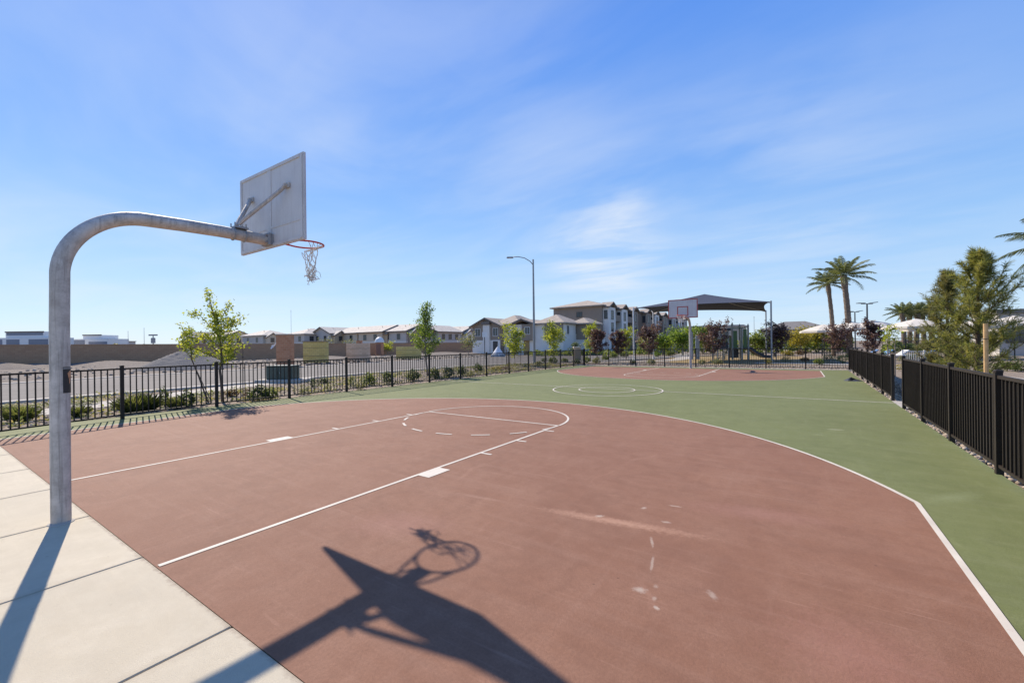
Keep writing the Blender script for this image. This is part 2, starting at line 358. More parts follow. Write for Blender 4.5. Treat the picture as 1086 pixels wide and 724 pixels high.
# ------------------------------------------------------------------ ground, street, court
g = MB(); n = 96
rings = [(math.cos(2*math.pi*i/n), math.sin(2*math.pi*i/n)) for i in range(n)]
g.sheet([(3500*c,3500*s) for c,s in rings], -.06); struct('ground', g, DIRT)
def curve(pts, k=10):
    P = [np.array(p,float) for p in pts]; P = [2*P[0]-P[1]]+P+[2*P[-1]-P[-2]]; o=[]
    for i in range(1,len(P)-2):
        for j in range(k):
            t=j/k; a,b,c,d=P[i-1:i+3]; o.append(.5*((2*b)+(-a+c)*t+(2*a-5*b+4*c-d)*t*t+(-a+3*b-3*c+d)*t**3))
    o.append(P[-2]); return [tuple(q) for q in o]
def offset(pl, w):
    P=np.array(pl); T=np.gradient(P,axis=0); T/=np.linalg.norm(T,axis=1)[:,None]; N=np.c_[T[:,1],-T[:,0]]; return [tuple(q) for q in P+N*w]
near_edge = curve([(-15.2,-60),(-15.2,-20),(-15.3,0),(-15.9,9),(-16.2,18),(-15.9,24),(-14.6,29),(-12.6,33),(-10,38),(-7,46),(-6,56)])
far_edge = curve([(-28,-60),(-28,-20),(-28.1,0),(-29.6,9),(-30,18),(-30,26),(-30,34),(-30,40),(-30.5,46),(-33,50),(-46,51.5)])
st = MB()
def poly_between(a, b, z):
    m=MB(); k=max(len(a),len(b)); ra=[a[min(len(a)-1,round(i*(len(a)-1)/(k-1)))] for i in range(k)]; rb=[b[min(len(b)-1,round(i*(len(b)-1)/(k-1)))] for i in range(k)]
    return m.strip(ra,rb,z)
struct('street', poly_between(near_edge, far_edge, -.05), ASPH)
cross = MB(); cross.sheet([(-33,46),(-6.5,46),(-6,54.5),(-46,54.5),(-46,51.5)], -.046); struct('road_junction', cross, ASPH)
def kerb(pl, w, z0, z1):
    m=MB(); a=pl; b=offset(pl,w); k=len(a)
    vs=[(x,y,z1) for x,y in a]+[(x,y,z1) for x,y in b]+[(x,y,z0) for x,y in a]+[(x,y,z0) for x,y in b]
    fs=[]
    for i in range(k-1): fs += [(i,i+1,k+i+1,k+i),(2*k+i,2*k+i+1,i+1,i),(k+i,k+i+1,3*k+i+1,3*k+i)]
    return m.add(vs,fs)
struct('street_kerb', kerb(near_edge, .42, -.06, .06), KERB)
struct('street_kerb', kerb(far_edge, -.6, -.06, -.02), KERB)
walk_mid = curve([(-11.0,-40),(-11.0,-10),(-11.0,0),(-11.9,2.4),(-13.0,4.6),(-14.3,7.2),(-15.0,9.5)])
m = MB(); m.strip(offset(walk_mid,-.75), offset(walk_mid,.75), -.012); struct('sidewalk', m, PATHC)
bed = poly_between([( -8.3,-40),(-8.3,0),(-8.3,29),(-9,33),(-9.5,37.6)], offset(near_edge,.42)[:-20], -.022); struct('planting_bed', bed, MULCH)
lot = MB(); lot.sheet([(-28.6,-60),(-28.6,0),(-30.2,9),(-30.6,18),(-30.6,40),(-31,46.4),(-33.6,50.6),(-47,52),(-58.5,88),(-56.5,-60)], -.034); struct('bare_lot', lot, LOT)
# park side
lawn = MB(); lawn.sheet([(-3.2,36.5),(1,35),(6,36),(8.5,40),(6,56),(-2,64),(-6.5,50)], -.04); struct('dormant_lawn', lawn, STRAW)
bed2 = MB(); bed2.sheet([(-12,30.0),(8.35,30.0),(8.35,34),(4,33.6),(-2,34.2),(-9,35.5)], -.03); struct('planting_bed', bed2, MULCH)
pp = curve([(-13.5,33.5),(-9.5,36.5),(-6.0,38.2),(-4.2,42),(-4.6,48),(-7,58),(-9,72)]); m=MB(); m.strip(offset(pp,-.8),offset(pp,.8),-.018); struct('park_path', m, PATHC)
pp = curve([(3,38),(7,37.4),(10,36),(12.5,30),(13.2,20),(13.2,5),(13.2,-30)]); m=MB(); m.strip(offset(pp,-.8),offset(pp,.8),-.014); struct('park_path', m, PATHC)
m=MB(); m.sheet([(8.0,12.95),(12.6,12.95),(12.6,14.5),(8.0,14.5)],-.006); struct('gate_path', m, PATHC)
m=MB(); m.sheet([(-8,34.6),(9,34.6),(12,60),(-3,60)],-.052); struct('playground_ground', m, earth('playground_mulch',(.25,.20,.15),(.33,.27,.21),(.20,.15,.11),.4))

YB = 28.05           # far baseline
court = MB(); court.prism([(-8.06,0.012),(8.0,0.012),(8.0,8),(8.1,20),(8.22,29.2),(-8.06,29.2)], -.10, 0.0); struct('court_surface', court, GREEN)
m=MB()
for x in np.arange(-8.5,8.6,1.55): m.box(x+.006,x+1.544,YB+.16 if False else 29.21,29.75,-.1,.004,.008)
struct('court_border_slab', m, SLAB)
HY, AR, SX = 2.28, 7.36, 6.93
th = math.acos(SX/AR); KY = HY+AR*math.sin(th)
arc = [(AR*math.cos(a), HY+AR*math.sin(a)) for a in np.linspace(th, math.pi-th, 73)]
redn = [(SX,0.005)]+arc+[(-6.55,0.005)]
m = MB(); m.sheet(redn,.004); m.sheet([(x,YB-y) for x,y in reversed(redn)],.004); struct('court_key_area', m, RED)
def ringseg(m, c, r, w, a0, a1, n, z, flip=False):
    vs=[];fs=[]
    for i in range(n+1):
        a=a0+(a1-a0)*i/n
        for q in (r-w/2,r+w/2):
            y=c[1]+q*math.sin(a); vs.append((c[0]+q*math.cos(a), YB-y if flip else y, z))
    for i in range(n): fs.append((2*i,2*i+2,2*i+3,2*i+1) if flip else (2*i,2*i+1,2*i+3,2*i+2))
    m.add(vs,fs)
m = MB(); z=.008; LW=.047
def rect(x0,x1,y0,y1,flip):
    if flip: y0,y1=YB-y1,YB-y0
    m.sheet([(x0,y0),(x1,y0),(x1,y1),(x0,y1)],z)
FT=6.58; LA=1.83; CR=1.85
for fl in (False,True):
    for s in (-1,1):
        rect(s*LA-LW/2,s*LA+LW/2,.02,FT-LW/2,fl)                     # lane lines
        x0,x1=sorted((s*(LA+LW/2),s*(LA+.21)))
        rect(x0,x1,2.70,3.10,fl)
        for ty in (4.0,5.0,6.0): rect(x0,x1,ty,ty+.05,fl)
    rect(-LA-LW/2,LA+LW/2,FT-LW/2,FT+LW/2,fl)
    ringseg(m,(0,FT),CR,LW,.015,math.pi-.015,48,z+.002,fl)
    for k in range(8):
        a=math.pi+math.pi*(k+.5)/8; ringseg(m,(0,FT),CR,LW,a-.095,a+.095,6,z+.003,fl)
    ringseg(m,(0,HY),AR,LW,th+.001,math.pi-th-.001,90,z,fl)
    a0=(SX-LW/2,.02); q=[(SX-LW/2,.02),(SX+LW/2,.02),(SX+LW/2,KY-.005),(SX-LW/2,KY+.04)]
    m.sheet([(x,YB-y) for x,y in reversed(q)] if fl else q, z+.001)
    q=[(-6.55-LW/2,.02),(-6.55+LW/2,.02),(-SX+LW/2,KY+.04),(-SX-LW/2,KY-.005)]
    m.sheet([(x,YB-y) for x,y in reversed(q)] if fl else q, z+.001)
HC=13.85
m.sheet([(-8.0,HC-LW/2),(8.05,HC-LW/2),(8.05,HC+LW/2),(-8.0,HC+LW/2)],z)
for r in (1.92,.98): ringseg(m,(.16,HC-.35),r,LW,0,2*math.pi,64,z+.004)
struct('court_lines', m, LINE)
# near walkway, slab by slab, with open joints
m=MB()
for i,x in enumerate(np.arange(-9.30,16,1.55)):
    m.box(x+.006,x+1.544,-2.6,.004,-.12,.006,.006)
    m.box(x+.006,x+1.544,-5.2,-2.612,-.12,.006,.009)
struct('walkway_slabs', m, SLAB)
m=MB(); m.sheet([(-9.4,-5.3),(16.4,-5.3),(16.4,.02),(-9.4,.02)],-.045); struct('slab_joint_fill', m, simple('joint_dark',(.06,.045,.035),.95))

# loose stones and small weeds
def icos(k):
    t=(1+5**.5)/2; v=np.array([(-1,t,0),(1,t,0),(-1,-t,0),(1,-t,0),(0,-1,t),(0,1,t),(0,-1,-t),(0,1,-t),(t,0,-1),(t,0,1),(-t,0,-1),(-t,0,1)],float); v/=np.linalg.norm(v[0])
    f=np.array([(0,11,5),(0,5,1),(0,1,7),(0,7,10),(0,10,11),(1,5,9),(5,11,4),(11,10,2),(10,7,6),(7,1,8),(3,9,4),(3,4,2),(3,2,6),(3,6,8),(3,8,9),(4,9,5),(2,4,11),(6,2,10),(8,6,7),(9,8,1)]); return v,f
def stones(name, pts, smin, smax, mat, label):
    v,f=icos(0); V=[];Fc=[]
    for i,(x,y,z0) in enumerate(pts):
        s=rng.uniform(smin,smax)*np.array([1,rng.uniform(.6,1),rng.uniform(.45,.8)]); a=rng.uniform(0,6.28); c,sn=math.cos(a),math.sin(a)
        q=v*(1+rng.normal(0,.12,(12,1)))*s; q=np.c_[q[:,0]*c-q[:,1]*sn,q[:,0]*sn+q[:,1]*c,q[:,2]]+(x,y,z0+s[2]*.35); V.append(q);Fc.append(f+12*i)
    o=link(name,mesh_np(name,np.concatenate(V),np.concatenate(Fc)),mat); o['kind']='stuff'; o['label']=label; return o
def stonemat(name,cols):
    t=NT(name); gg=t.n('ShaderNodeNewGeometry'); cr=t.n('ShaderNodeValToRGB'); e=cr.color_ramp.elements; e[0].color=(*cols[0],1); e[1].color=(*cols[-1],1)
    for i,c in enumerate(cols[1:-1]): e.new((i+1)/(len(cols)-1)).color=(*c,1)
    t.l(gg.outputs['Random Per Island'],cr.inputs[0]); return t.bsdf(cr.outputs[0],.9)
GRV=stonemat('gravel_tan',[(.20,.15,.11),(.34,.27,.20),(.46,.39,.30),(.28,.22,.17)])
pts=[(rng.uniform(8.0,9.3) if i%3 else rng.uniform(8.0,8.5),y,-.05) for i,y in enumerate(rng.uniform(3.2,29,5200)) if not 12.9<y<14.55]
stones('gravel',pts,.018,.05,GRV,'tan pebbles along the foot of the black fence on the right')
pts=[(x,y,-.03) for x,y in zip(rng.uniform(-15,-8.25,5000),rng.uniform(-1.5,30,5000)) if not (y<10 and abs(x-np.interp(y,[p[1] for p in walk_mid],[p[0] for p in walk_mid]))<.95) and x>np.interp(y,[p[1] for p in near_edge],[p[0] for p in near_edge])+.55]
stones('bed_stones',pts,.02,.06,stonemat('bed_stone_brown',[(.20,.15,.11),(.32,.25,.19),(.44,.37,.29)]),'brown decorative stones in the planting bed beside the street')
pts=[(x,y,-.04) for x,y in zip(rng.uniform(-11,8.3,1400),rng.uniform(29.8,33.6,1400))]
stones('bed_stones',pts,.03,.08,GRV,'tan stones in the bed behind the far fence')

pts=[(x,y,-.034) for x,y in zip(rng.uniform(-57,-30.8,1500),rng.uniform(-5,75,1500))]
stones('rubble',pts,.05,.16,stonemat('rubble_mix',[(.14,.12,.10),(.26,.22,.18),(.36,.32,.27)]),'scattered stones and rubble on the bare lot')
# ------------------------------------------------------------------ fences
FH=1.27
def fence(name,label,posts,screen=False,group='black metal picket fences round the court'):
    o=thing(name,label,'fence',(posts[0][0],posts[0][1],0),0,group); bx,by=posts[0]
    for i,(x,y) in enumerate(posts):
        p=MB(); a=x-bx;b=y-by; p.box(a-.034,a+.034,b-.034,b+.034,-.05,FH-.012); p.box(a-.040,a+.040,b-.040,b+.040,FH-.012,FH+.022,.012); obj('post',p,FENCE,o)
    for (x0,y0),(x1,y1) in zip(posts,posts[1:]):
        L=math.hypot(x1-x0,y1-y0)-.078; ang=math.atan2(y1-y0,x1-x0); q=MB()
        q.box(.0,L,-.019,.019,FH-.085,FH-.045); q.box(.0,L,-.017,.017,.085,.12)
        k=max(2,round(L/.120))
        for j in range(1,k): xx=L*j/k; q.box(xx-.010,xx+.010,-.010,.010,.121,FH-.086)
        if screen:
            sc=MB(); sc.box(.002,L-.002,(-.024 if posts[0][1]<posts[-1][1] else .018),(-.018 if posts[0][1]<posts[-1][1] else .024),.10,FH-.06); k2=obj('privacy_screen',sc,SCREEN,o); k2.location=(x0-bx+.039*math.cos(ang),y0-by+.039*math.sin(ang),0); k2.rotation_euler=(0,0,ang)
        r=obj('picket_panel',q,FENCE,o); r.location=(x0-bx+.039*math.cos(ang),y0-by+.039*math.sin(ang),0); r.rotation_euler=(0,0,ang)
    return o
lx=[(-6.95,-2.15),(-7.05,0.0),(-7.62,2.09),(-7.93,4.22)]+[(-8.0,4.22+2.14*k) for k in range(1,12)]+[(-8.0,29.55)]
fence('picket_fence','black picket fence between the court and the street planting bed',lx)
fx=[(-8.0+ .0,29.55)]; fx=[(-7.92,29.55)]+[(-8.0+2.04*k,29.55+.02*k) for k in range(1,8)]+[(8.32,29.7)]
fence('picket_fence','black picket fence behind the far hoop in front of the purple trees',fx)
fence('picket_fence','black picket fence on the right beyond the gap, reaching the far corner',[(8.10,14.55),(8.14,16.6),(8.18,18.7),(8.21,20.8),(8.24,22.9),(8.27,25.0),(8.30,27.2),(8.35,29.6)],True)
fence('picket_fence','nearest black picket fence at the right edge, ending at the gap',[(8.08,12.9),(8.05,10.8),(8.02,8.7),(7.99,6.58),(7.96,4.45),(7.93,2.3),(7.9,.2)],True)

# ------------------------------------------------------------------ basketball hoops
def hoop(label,near,loc,rz):
    o=thing('basketball_hoop',label,'basketball hoop',loc,rz,'basketball hoops')
    path=[(0,-.20,-.02),(0,-.20,.6),(0,-.197,1.3),(0,-.195,1.9),(0,-.19,2.28)]
    c=(.50,2.40); rr=.70
    for a in np.linspace(176,92,20): path.append((0,.50+.69*math.cos(R(a)),2.395+.70*math.sin(R(a))))
    path+=[(0,.80,3.112),(0,1.2,3.125),(0,1.74,3.125)]
    m=MB(); m.tube(path,.072,28); pole=obj('pole',m,GALV,o,True,40)
    m=MB(); m.tube([(0,-.20,.0),(0,-.20,.012),(0,-.20,.022)],[.098,.094,.076],24); obj('base_grout',m,KERB,o,True,40)
    if near:
        m=MB(); m.tube([(0,-.194,1.72),(0,-.194,1.735)],.0735,28,False); obj('weld_ring',m,GALV,pole,True)
        # torn black sticker wrapped round the court-facing side of the pole
        m=MB(); n=10; vs=[];fs=[]
        def prof(t): return .0738
        zs=[1.262,1.33,1.40,1.46,1.512]
        for j,zz in enumerate(zs):
            for i in range(n+1):
                e=(.12*math.sin(zz*37)+.06*math.sin(zz*91))
                a=R(6+(70+14*e)*i/n); vs.append((.0736*math.cos(a),-.196+.0736*math.sin(a),zz))
        for j in range(len(zs)-1):
            for i in range(n): k=j*(n+1)+i; fs.append((k,k+1,k+n+2,k+n+1))
        m.add(vs,fs); obj('sticker',m,BLACKV,pole)
        m=MB(); vs=[];fs=[]
        for (a,zz) in [(34,1.45),(52,1.475),(66,1.47),(64,1.41),(56,1.36),(48,1.345),(44,1.40),(38,1.425)]: vs.append((.0745*math.cos(R(a)),-.196+.0745*math.sin(R(a)),zz))
        m.add(vs,[tuple(range(8))]); obj('sticker_patch',m,simple('sticker_orange',(.58,.30,.15),.7),pole)
        m=MB(); vs=[]
        for (a,zz) in [(8,1.508),(8,1.498),(72,1.498),(72,1.508)]: vs.append((.0745*math.cos(R(a)),-.196+.0745*math.sin(R(a)),zz))
        nn=8; vs=[(.0745*math.cos(R(8+64*i/nn)),-.196+.0745*math.sin(R(8+64*i/nn)),zz) for zz in (1.494,1.504) for i in range(nn+1)]
        m.add(vs,[(i,i+1,nn+2+i,nn+1+i) for i in range(nn)]); obj('sticker_band',m,GREYM,pole)
    # backboard
    x0,x1,z0,z1=-.83,.83,3.03,4.12; y=1.80
    m=MB(); m.box(x0,x1,y,y+.028,z0,z1); bd=obj('backboard',m,BOARD,o)
    m=MB(); w=.05; yf=y+.0285
    def fr(a,b,c,d): m.box(a,b,yf,yf+.004,c,d)
    fr(x0,x1,z0,z0+w);fr(x0,x1,z1-w,z1);fr(x0,x0+w,z0+w+.001,z1-w-.001);fr(x1-w,x1,z0+w+.001,z1-w-.001); obj('border',m,TRIM,bd)
    m=MB(); fr(-.31,.31,3.66,3.71);fr(-.31,-.26,3.201,3.659);fr(.26,.31,3.201,3.659);fr(-.31,.31,3.15,3.20); obj('target_square',m,TRIM,bd)
    m=MB()   # moulded ribs on the back
    for xx in (-.79,.79): m.box(xx-.022,xx+.022,y-.012,y-.0005,z0+.02,z1-.02)
    for zz in (z0+.03,z1-.03): m.box(-.766,.766,y-.012,y-.0005,zz-.018,zz+.018)
    m.box(-.05,.05,y-.007,y-.0005,z0+.05,z1-.05); m.box(-.766,-.052,y-.006,y-.0005,3.28,3.31); m.box(.052,.766,y-.006,y-.0005,3.28,3.31)
    obj('back_rib',m,BOARD,bd)
    # bracket, braces, clamps
    m=MB(); m.box(-.10,.10,1.735,1.775,3.05,3.21,.006); m.box(-.10,-.088,1.775,1.799,3.06,3.20); m.box(.088,.10,1.775,1.799,3.06,3.20)
    for xx in (-.08,.08):
        for zz in (3.08,3.18): m.tube([(xx,1.70,zz),(xx,1.735,zz)],.014,6)
    obj('mounting_bracket',m,GREYM,o)
    m=MB(); m.box(-.07,.07,1.34,1.50,3.20,3.225,.004); obj('clamp_plate',m,GREYM,o)
    for yy in (1.345,1.475):
        m=MB(); m.tube([(.08*math.cos(a),yy,3.125+.08*math.sin(a)) for a in np.linspace(-.3,math.pi+.3,16)]+[],.007,6); m.tube([(.08*math.cos(a),yy,3.125+.08*math.sin(a)) for a in np.linspace(math.pi+.3,2*math.pi-.3,16)],.007,6); m.tube([(.055,yy,3.22),(.055,yy,3.265)],.008,6); m.tube([(-.055,yy,3.22),(-.055,yy,3.265)],.008,6); obj('u_bolt',m,GREYM,o,True,50)
    for s in (-1,1):
        m=MB(); m.tube([(s*.03,1.40,3.245),(s*.065,1.435,3.305),(s*.42,1.73,3.70),(s*.455,1.762,3.755),(s*.50,1.775,3.775)],[.020,.026,.026,.026,.014],8)
        m.box(s*.475-.055,s*.475+.055,1.772,1.7985,3.735,3.80,.004); m.box(s*.475-.018,s*.475+.018,1.74,1.772,3.75,3.786); obj('brace',m,GALV,o,True,35)
    # rim and net
    rc=(0,2.30,3.17); rr=.245
    m=MB(); m.torus(rc,rr,.0125); m.box(-.09,.09,1.834,1.852,3.08,3.20,.004); m.box(-.075,.075,1.852,rc[1]-rr+.012,3.160,3.174)
    for s in (-1,1): m.tube([(s*.085,1.85,3.165),(s*.16,1.98,3.164),(s*rr*math.sin(R(62)),rc[1]-rr*math.cos(R(62)),3.166)],.011,8)
    for s in (-1,1): m.tube([(s*.07,1.85,3.09),(s*.05,2.045,3.158)],.009,8)
    rim=obj('rim',m,ORANGE,o,True,40)
    m=MB(); K=8 if near else 12; r2=np.random.default_rng(5)
    tw=.0040 if near else .008
    A0=[(-.35+.26*k) if near else 2*math.pi*k/K for k in range(K)]     # the near net has torn off most of the rim and hangs from its far side
    prev=[(rc[0]+(rr-.004)*math.cos(a),rc[1]+(rr-.004)*math.sin(a),rc[2]-.012) for a in A0]
    levels=[(.085,.10),(.058,.19),(.05,.28),(.052,.36),(.05,.43),(.04,.50)] if near else [(.19,.12),(.15,.24),(.13,.34),(.14,.42)]
    cx_,cy_=rc[0]+(.07 if near else 0),rc[1]+(.05 if near else 0)
    for li,(r,dz) in enumerate(levels):
        cur=[]
        for k in range(K):
            a=2*math.pi*(k+.5*(li+1))/K; j=.02 if near else .004
            fz=min(1,.6+dz) if near else dz/.5; cur.append((cx_*fz+r*math.cos(a)+r2.normal(0,j),rc[1]+(cy_-rc[1])*fz+r*math.sin(a)+r2.normal(0,j),rc[2]-dz+r2.normal(0,j)))
        for k in range(K):
            if near and li==0 and k in (2,5): continue
            m.tube([prev[k],tuple((np.array(prev[k])+cur[k])/2+r2.normal(0,.006,3)),cur[k]],tw,5,False)
            m.tube([prev[(k+1)%K],tuple((np.array(prev[(k+1)%K])+cur[k])/2+r2.normal(0,.006,3)),cur[k]],tw,5,False)
        prev=cur
    if near:   # the lower half is knotted up, loose ends hang out
        for k in range(26):
            a=r2.uniform(0,6.28); p=np.array([cx_+.03*math.cos(a),cy_+.03*math.sin(a),rc[2]-.40-r2.uniform(0,.12)]); q=[p]
            for _ in range(4): q.append(q[-1]+r2.normal(0,.024,3)*np.array([1,1,.9]))
            m.tube(q,tw*.95,5,False)
        for k in range(5):
            a=r2.uniform(0,6.28); p=np.array([cx_+.06*math.cos(a),cy_+.06*math.sin(a),rc[2]-.38]); m.tube([p,p+(.05*math.cos(a),.05*math.sin(a),-.03),p+(.07*math.cos(a),.06*math.sin(a),-.10)],tw*.7,5,False)
    obj('net',m,NETM,rim,True)
    return o
hoop('nearest basketball hoop on a bent galvanised pole with torn black sticker and tangled net',True,(0,0,0),0)
far_hoop=hoop('distant basketball hoop whose white red-bordered backboard faces the camera',False,(.10,YB,0),math.pi); far_hoop.scale=(1.03,1.03,1.045)

# ------------------------------------------------------------------ plants
def leaf_quads(C, size, seed, up=.35, asp=.55):
    r=np.random.default_rng(seed); n=len(C); N=r.normal(0,1,(n,3)); N[:,2]=np.abs(N[:,2])+up; N/=np.linalg.norm(N,axis=1)[:,None]
    A=np.cross(N,r.normal(0,1,(n,3))); A/=np.linalg.norm(A,axis=1)[:,None]; B=np.cross(N,A); s=size*r.uniform(.65,1.3,(n,1))
    V=np.empty((n,4,3)); V[:,0]=C-A*s*.5; V[:,1]=C+B*s*asp*.5+N*s*.08; V[:,2]=C+A*s*.5; V[:,3]=C-B*s*asp*.5+N*s*.08
    return V.reshape(-1,3), np.arange(4*n).reshape(-1,4)
def tree(name,label,cat,loc,H,Rad,leaf,bark,seed,th=.32,nl=16,leaves=1800,ls=.09,prof=None,group=None,lean=(0,0),tr=.035,rise=.9,sig=.11,twig=2):
    r=np.random.default_rng(seed); o=thing(name,label,cat,(loc[0],loc[1],-.03),0,group)
    prof=prof or (lambda s: math.sin(math.pi*(.12+.83*s))**.8)
    ts=np.linspace(0,1,9); wob=np.cumsum(r.normal(0,.012*H,(9,2)),axis=0); wob[0]=0
    T=[np.array([lean[0]*t+wob[i][0]*t,lean[1]*t+wob[i][1]*t,H*.93*t]) for i,t in enumerate(ts)]
    tk=MB(); tk.tube(T,[tr*(1-.85*t)+.004 for t in ts],8)
    def tpos(t): i=min(7,int(t*8)); f=t*8-i; return T[i]*(1-f)+T[i+1]*f
    seg=[]; az=r.uniform(0,6.28); br=MB()
    for k in range(nl):
        s=(k+.5)/nl; t=th+(1-th)*.92*s; b=tpos(t); az+=2.4+r.normal(0,.3); L=Rad*prof(s)*r.uniform(.75,1.15); e=rise*(.55+.75*s)+r.normal(0,.12)
        d=np.array([math.cos(az)*math.cos(e),math.sin(az)*math.cos(e),math.sin(e)])*L/max(.35,math.cos(e)); p=[b]
        for q in range(3): d=d+np.array([r.normal(0,.12*L),r.normal(0,.12*L),.10*L]); p.append(p[-1]+d/3)
        br.tube(p,[tr*.38,tr*.28,tr*.2,tr*.08],5); seg+= [(p[1],p[2],.8),(p[2],p[3],1.2)]
        for q in range(twig):
            i=r.integers(1,4); c=p[i-1]*.4+p[i]*.6; dd=r.normal(0,1,3); dd[2]=abs(dd[2])*.8; dd/=np.linalg.norm(dd); e2=c+dd*L*r.uniform(.3,.55); br.tube([c,e2],[tr*.16,tr*.05],4,False); seg.append((c,e2,1.0))
    seg.append((tpos(.82),tpos(1.0)+np.array([0,0,H*.06]),1.0))
    w=np.array([np.linalg.norm(b-a)*k+.04 for a,b,k in seg]); w/=w.sum(); ix=r.choice(len(seg),leaves,p=w)
    A=np.array([s[0] for s in seg]);B=np.array([s[1] for s in seg]); f=r.uniform(0.05,1.06,(leaves,1)); C=A[ix]*(1-f)+B[ix]*f+r.normal(0,sig*Rad,(leaves,3))
    C=C[C[:,2]>th*H*.75]
    kz=H/np.percentile(C[:,2],99.7); mx_,my_=np.median(C[:,0]),np.median(C[:,1]); kr=Rad/np.percentile(np.hypot(C[:,0]-mx_,C[:,1]-my_),95)
    K=np.array([kr,kr,kz]); C=C*K
    for q in (tk,br): q.v=[(v[0]*kr,v[1]*kr,v[2]*kz) for v in q.v]
    if kr<.8 or kr>1.25:
        P=np.array(T)*K; tk=MB(); tk.tube(P,[tr*(1-.85*t)+.004 for t in ts],8)
    trunk=obj('trunk',tk,bark,o,True); obj('limb',br,bark,trunk,True)
    V,Fc=leaf_quads(C,ls,seed); link('crown',mesh_np('crown',V,Fc),leaf,o)
    return o
def sight(u,d): x,y=at(u,d); return (x,y)
col=lambda s: (1-.75*s)**.6*min(1,.5+s*3)
YT='young trees along the street'
tree('young_tree','young yellow-green tree by the fence, between two thin stakes near the hoop pole','tree',(-9.0,4.8),3.50,.80,LF_YG,BARK,3,.42,18,2700,.088,lambda s:(.98-.55*s)*min(1,.75+s*2),YT,sig=.085,tr=.04,twig=3)
tree('young_sapling','small leaning sapling beside the gravel mound, left of the taller yellow-green tree','tree',(-9.35,4.55),2.50,.29,LF_YG,BARK,14,.60,10,560,.08,col,YT,lean=(-.42,-.36),tr=.02,sig=.16)
x,y=at(453,23.9); tree('young_tree','slender bright green tree by the street, right of the yellow block pallet','tree',(x,y),4.15,.88,LF_YG2,BARKP,8,.27,26,3600,.105,lambda s:(1-.72*s)*min(1,.7+s*3),YT,rise=1.0,tr=.045)
for u,d,vt,hw,lf,sd,lab in [(546,34,342,.95,LF_YG,21,'round yellow-green street tree left of the tall lamp post'),(587,36,340,.95,LF_YG,22,'yellow-green street tree right of the tall lamp post'),(626,40,341,.7,LF_YG,23,'narrow yellow-green tree beside a purple tree, near the far left corner'),(664,44,346,.9,LF_YG,24,'yellow-green tree behind the second purple tree from the left')]:
    H=zat(u,vt,d); tree('young_tree',lab,'tree',at(u,d),H,hw,lf,BARKP,sd,.30,20,2400,.145,None,YT,sig=.16)
PT='purple-leaf plum trees round the court'
for u,d,vt,hw,sd,lab in [(633,37,349,.72,31,'leftmost purple-leaf tree, behind the far left corner post'),(656,38,350,.74,32,'purple-leaf tree second from the left, beside the park path'),(688,37,341,1.02,33,'tall purple-leaf tree left of the far backboard'),
    (756,35,338,1.12,34,'broad purple-leaf tree just right of the far hoop pole'),(823,36,341,.98,35,'round purple-leaf tree under the right end of the shade canopy'),(889,38,340,1.15,36,'purple-leaf tree in front of the two tall palms'),(926,33,338,.80,37,'purple-leaf tree behind the right fence beside cream umbrellas')]:
    H=zat(u,vt,d); tree('purple_tree',lab,'tree',at(u,d),H,hw,LF_PU,BARKP,sd,.34,24,2500,.165,lambda s:math.sin(math.pi*(.2+.70*s))*(1.0 if s<.9 else 1.15),PT,sig=.12,rise=1.0)
    # leafy planting at the foot comes with the shrubs below
GT='green trees beyond the playground'
for u,d,vt,hw,lf,sd,lab in [(703,58,351,1.9,LF_YG2,41,'yellow-green tree behind the gap between purple tree and far backboard'),(724,56,345,2.2,LF_YG2,42,'spreading lime tree under the far backboard'),(746,60,345,1.8,LF_GR,43,'green tree right of the far hoop pole'),
    (806,54,350,1.9,LF_GR,44,'mid green tree right of the play tower'),(849,62,346,2.6,LF_YL,45,'golden tree in front of the tan roofed house'),(868,64,345,1.9,LF_YL,46,'smaller golden tree left of the cream shades')]:
    H=max(2.6,zat(u,vt,d)); tree('park_tree',lab,'tree',at(u,d),H,hw,lf,BARKP,sd,.38,18,1900,.30,None,GT,sig=.16,tr=.07,rise=.6)
x,y=at(945,20); tree('staked_sapling','thin yellow-green sapling tied to two stakes behind the right fence','tree',(x,y),zat(945,342,20),.42,LF_YG,BARKP,51,.5,9,420,.10,None,None,tr=.022,sig=.2)
for u,d,vt,hw,lf,sd,lab in [(497,66,352,1.6,LF_SG,61,'pale green small tree behind the end of the block wall'),(411,82,361,1.5,LF_YG,62,'bright green small tree peeping over the block wall'),(345,84,357,1.6,LF_SG,63,'pale olive tree peeping over the wall above the tan pallet'),(372,84,359,1.6,LF_SG,64,'pale olive tree peeping over the wall above the pink pallet')]:
    tree('small_tree',lab,'tree',at(u,d),zat(u,vt,d),hw,lf,BARKP,sd,.4,12,700,.25,None,'small trees behind the block wall',sig=.2,tr=.06)
tree('dark_cypress','small dark conical tree against a white house wall','tree',at(610,54),zat(610,362,54),.8,LF_DK,BARK,66,.2,16,900,.16,lambda s:1-.8*s,None,sig=.14)

C=[]; r9=np.random.default_rng(77)
for _ in range(230):
    y=r9.uniform(-2,29.5); xe=np.interp(y,[p[1] for p in near_edge],[p[0] for p in near_edge])+.7; x=r9.uniform(xe,-8.7)
    if y<10 and abs(x-np.interp(y,[p[1] for p in walk_mid],[p[0] for p in walk_mid]))<1.15: continue
    q=r9.normal(0,1,(int(r9.integers(30,90)),3))*np.array([.28,.28,.07]); q[:,2]=np.abs(q[:,2])+.0; C.append(q+np.array([x,y,-.02]))
C=np.concatenate(C); V,Fc=leaf_quads(C,.085,5,.6); o=link('ground_cover',mesh_np('ground_cover',V,Fc),LF_MX); o['kind']='stuff'; o['label']='low green and tan ground cover in the bed between fence and street'
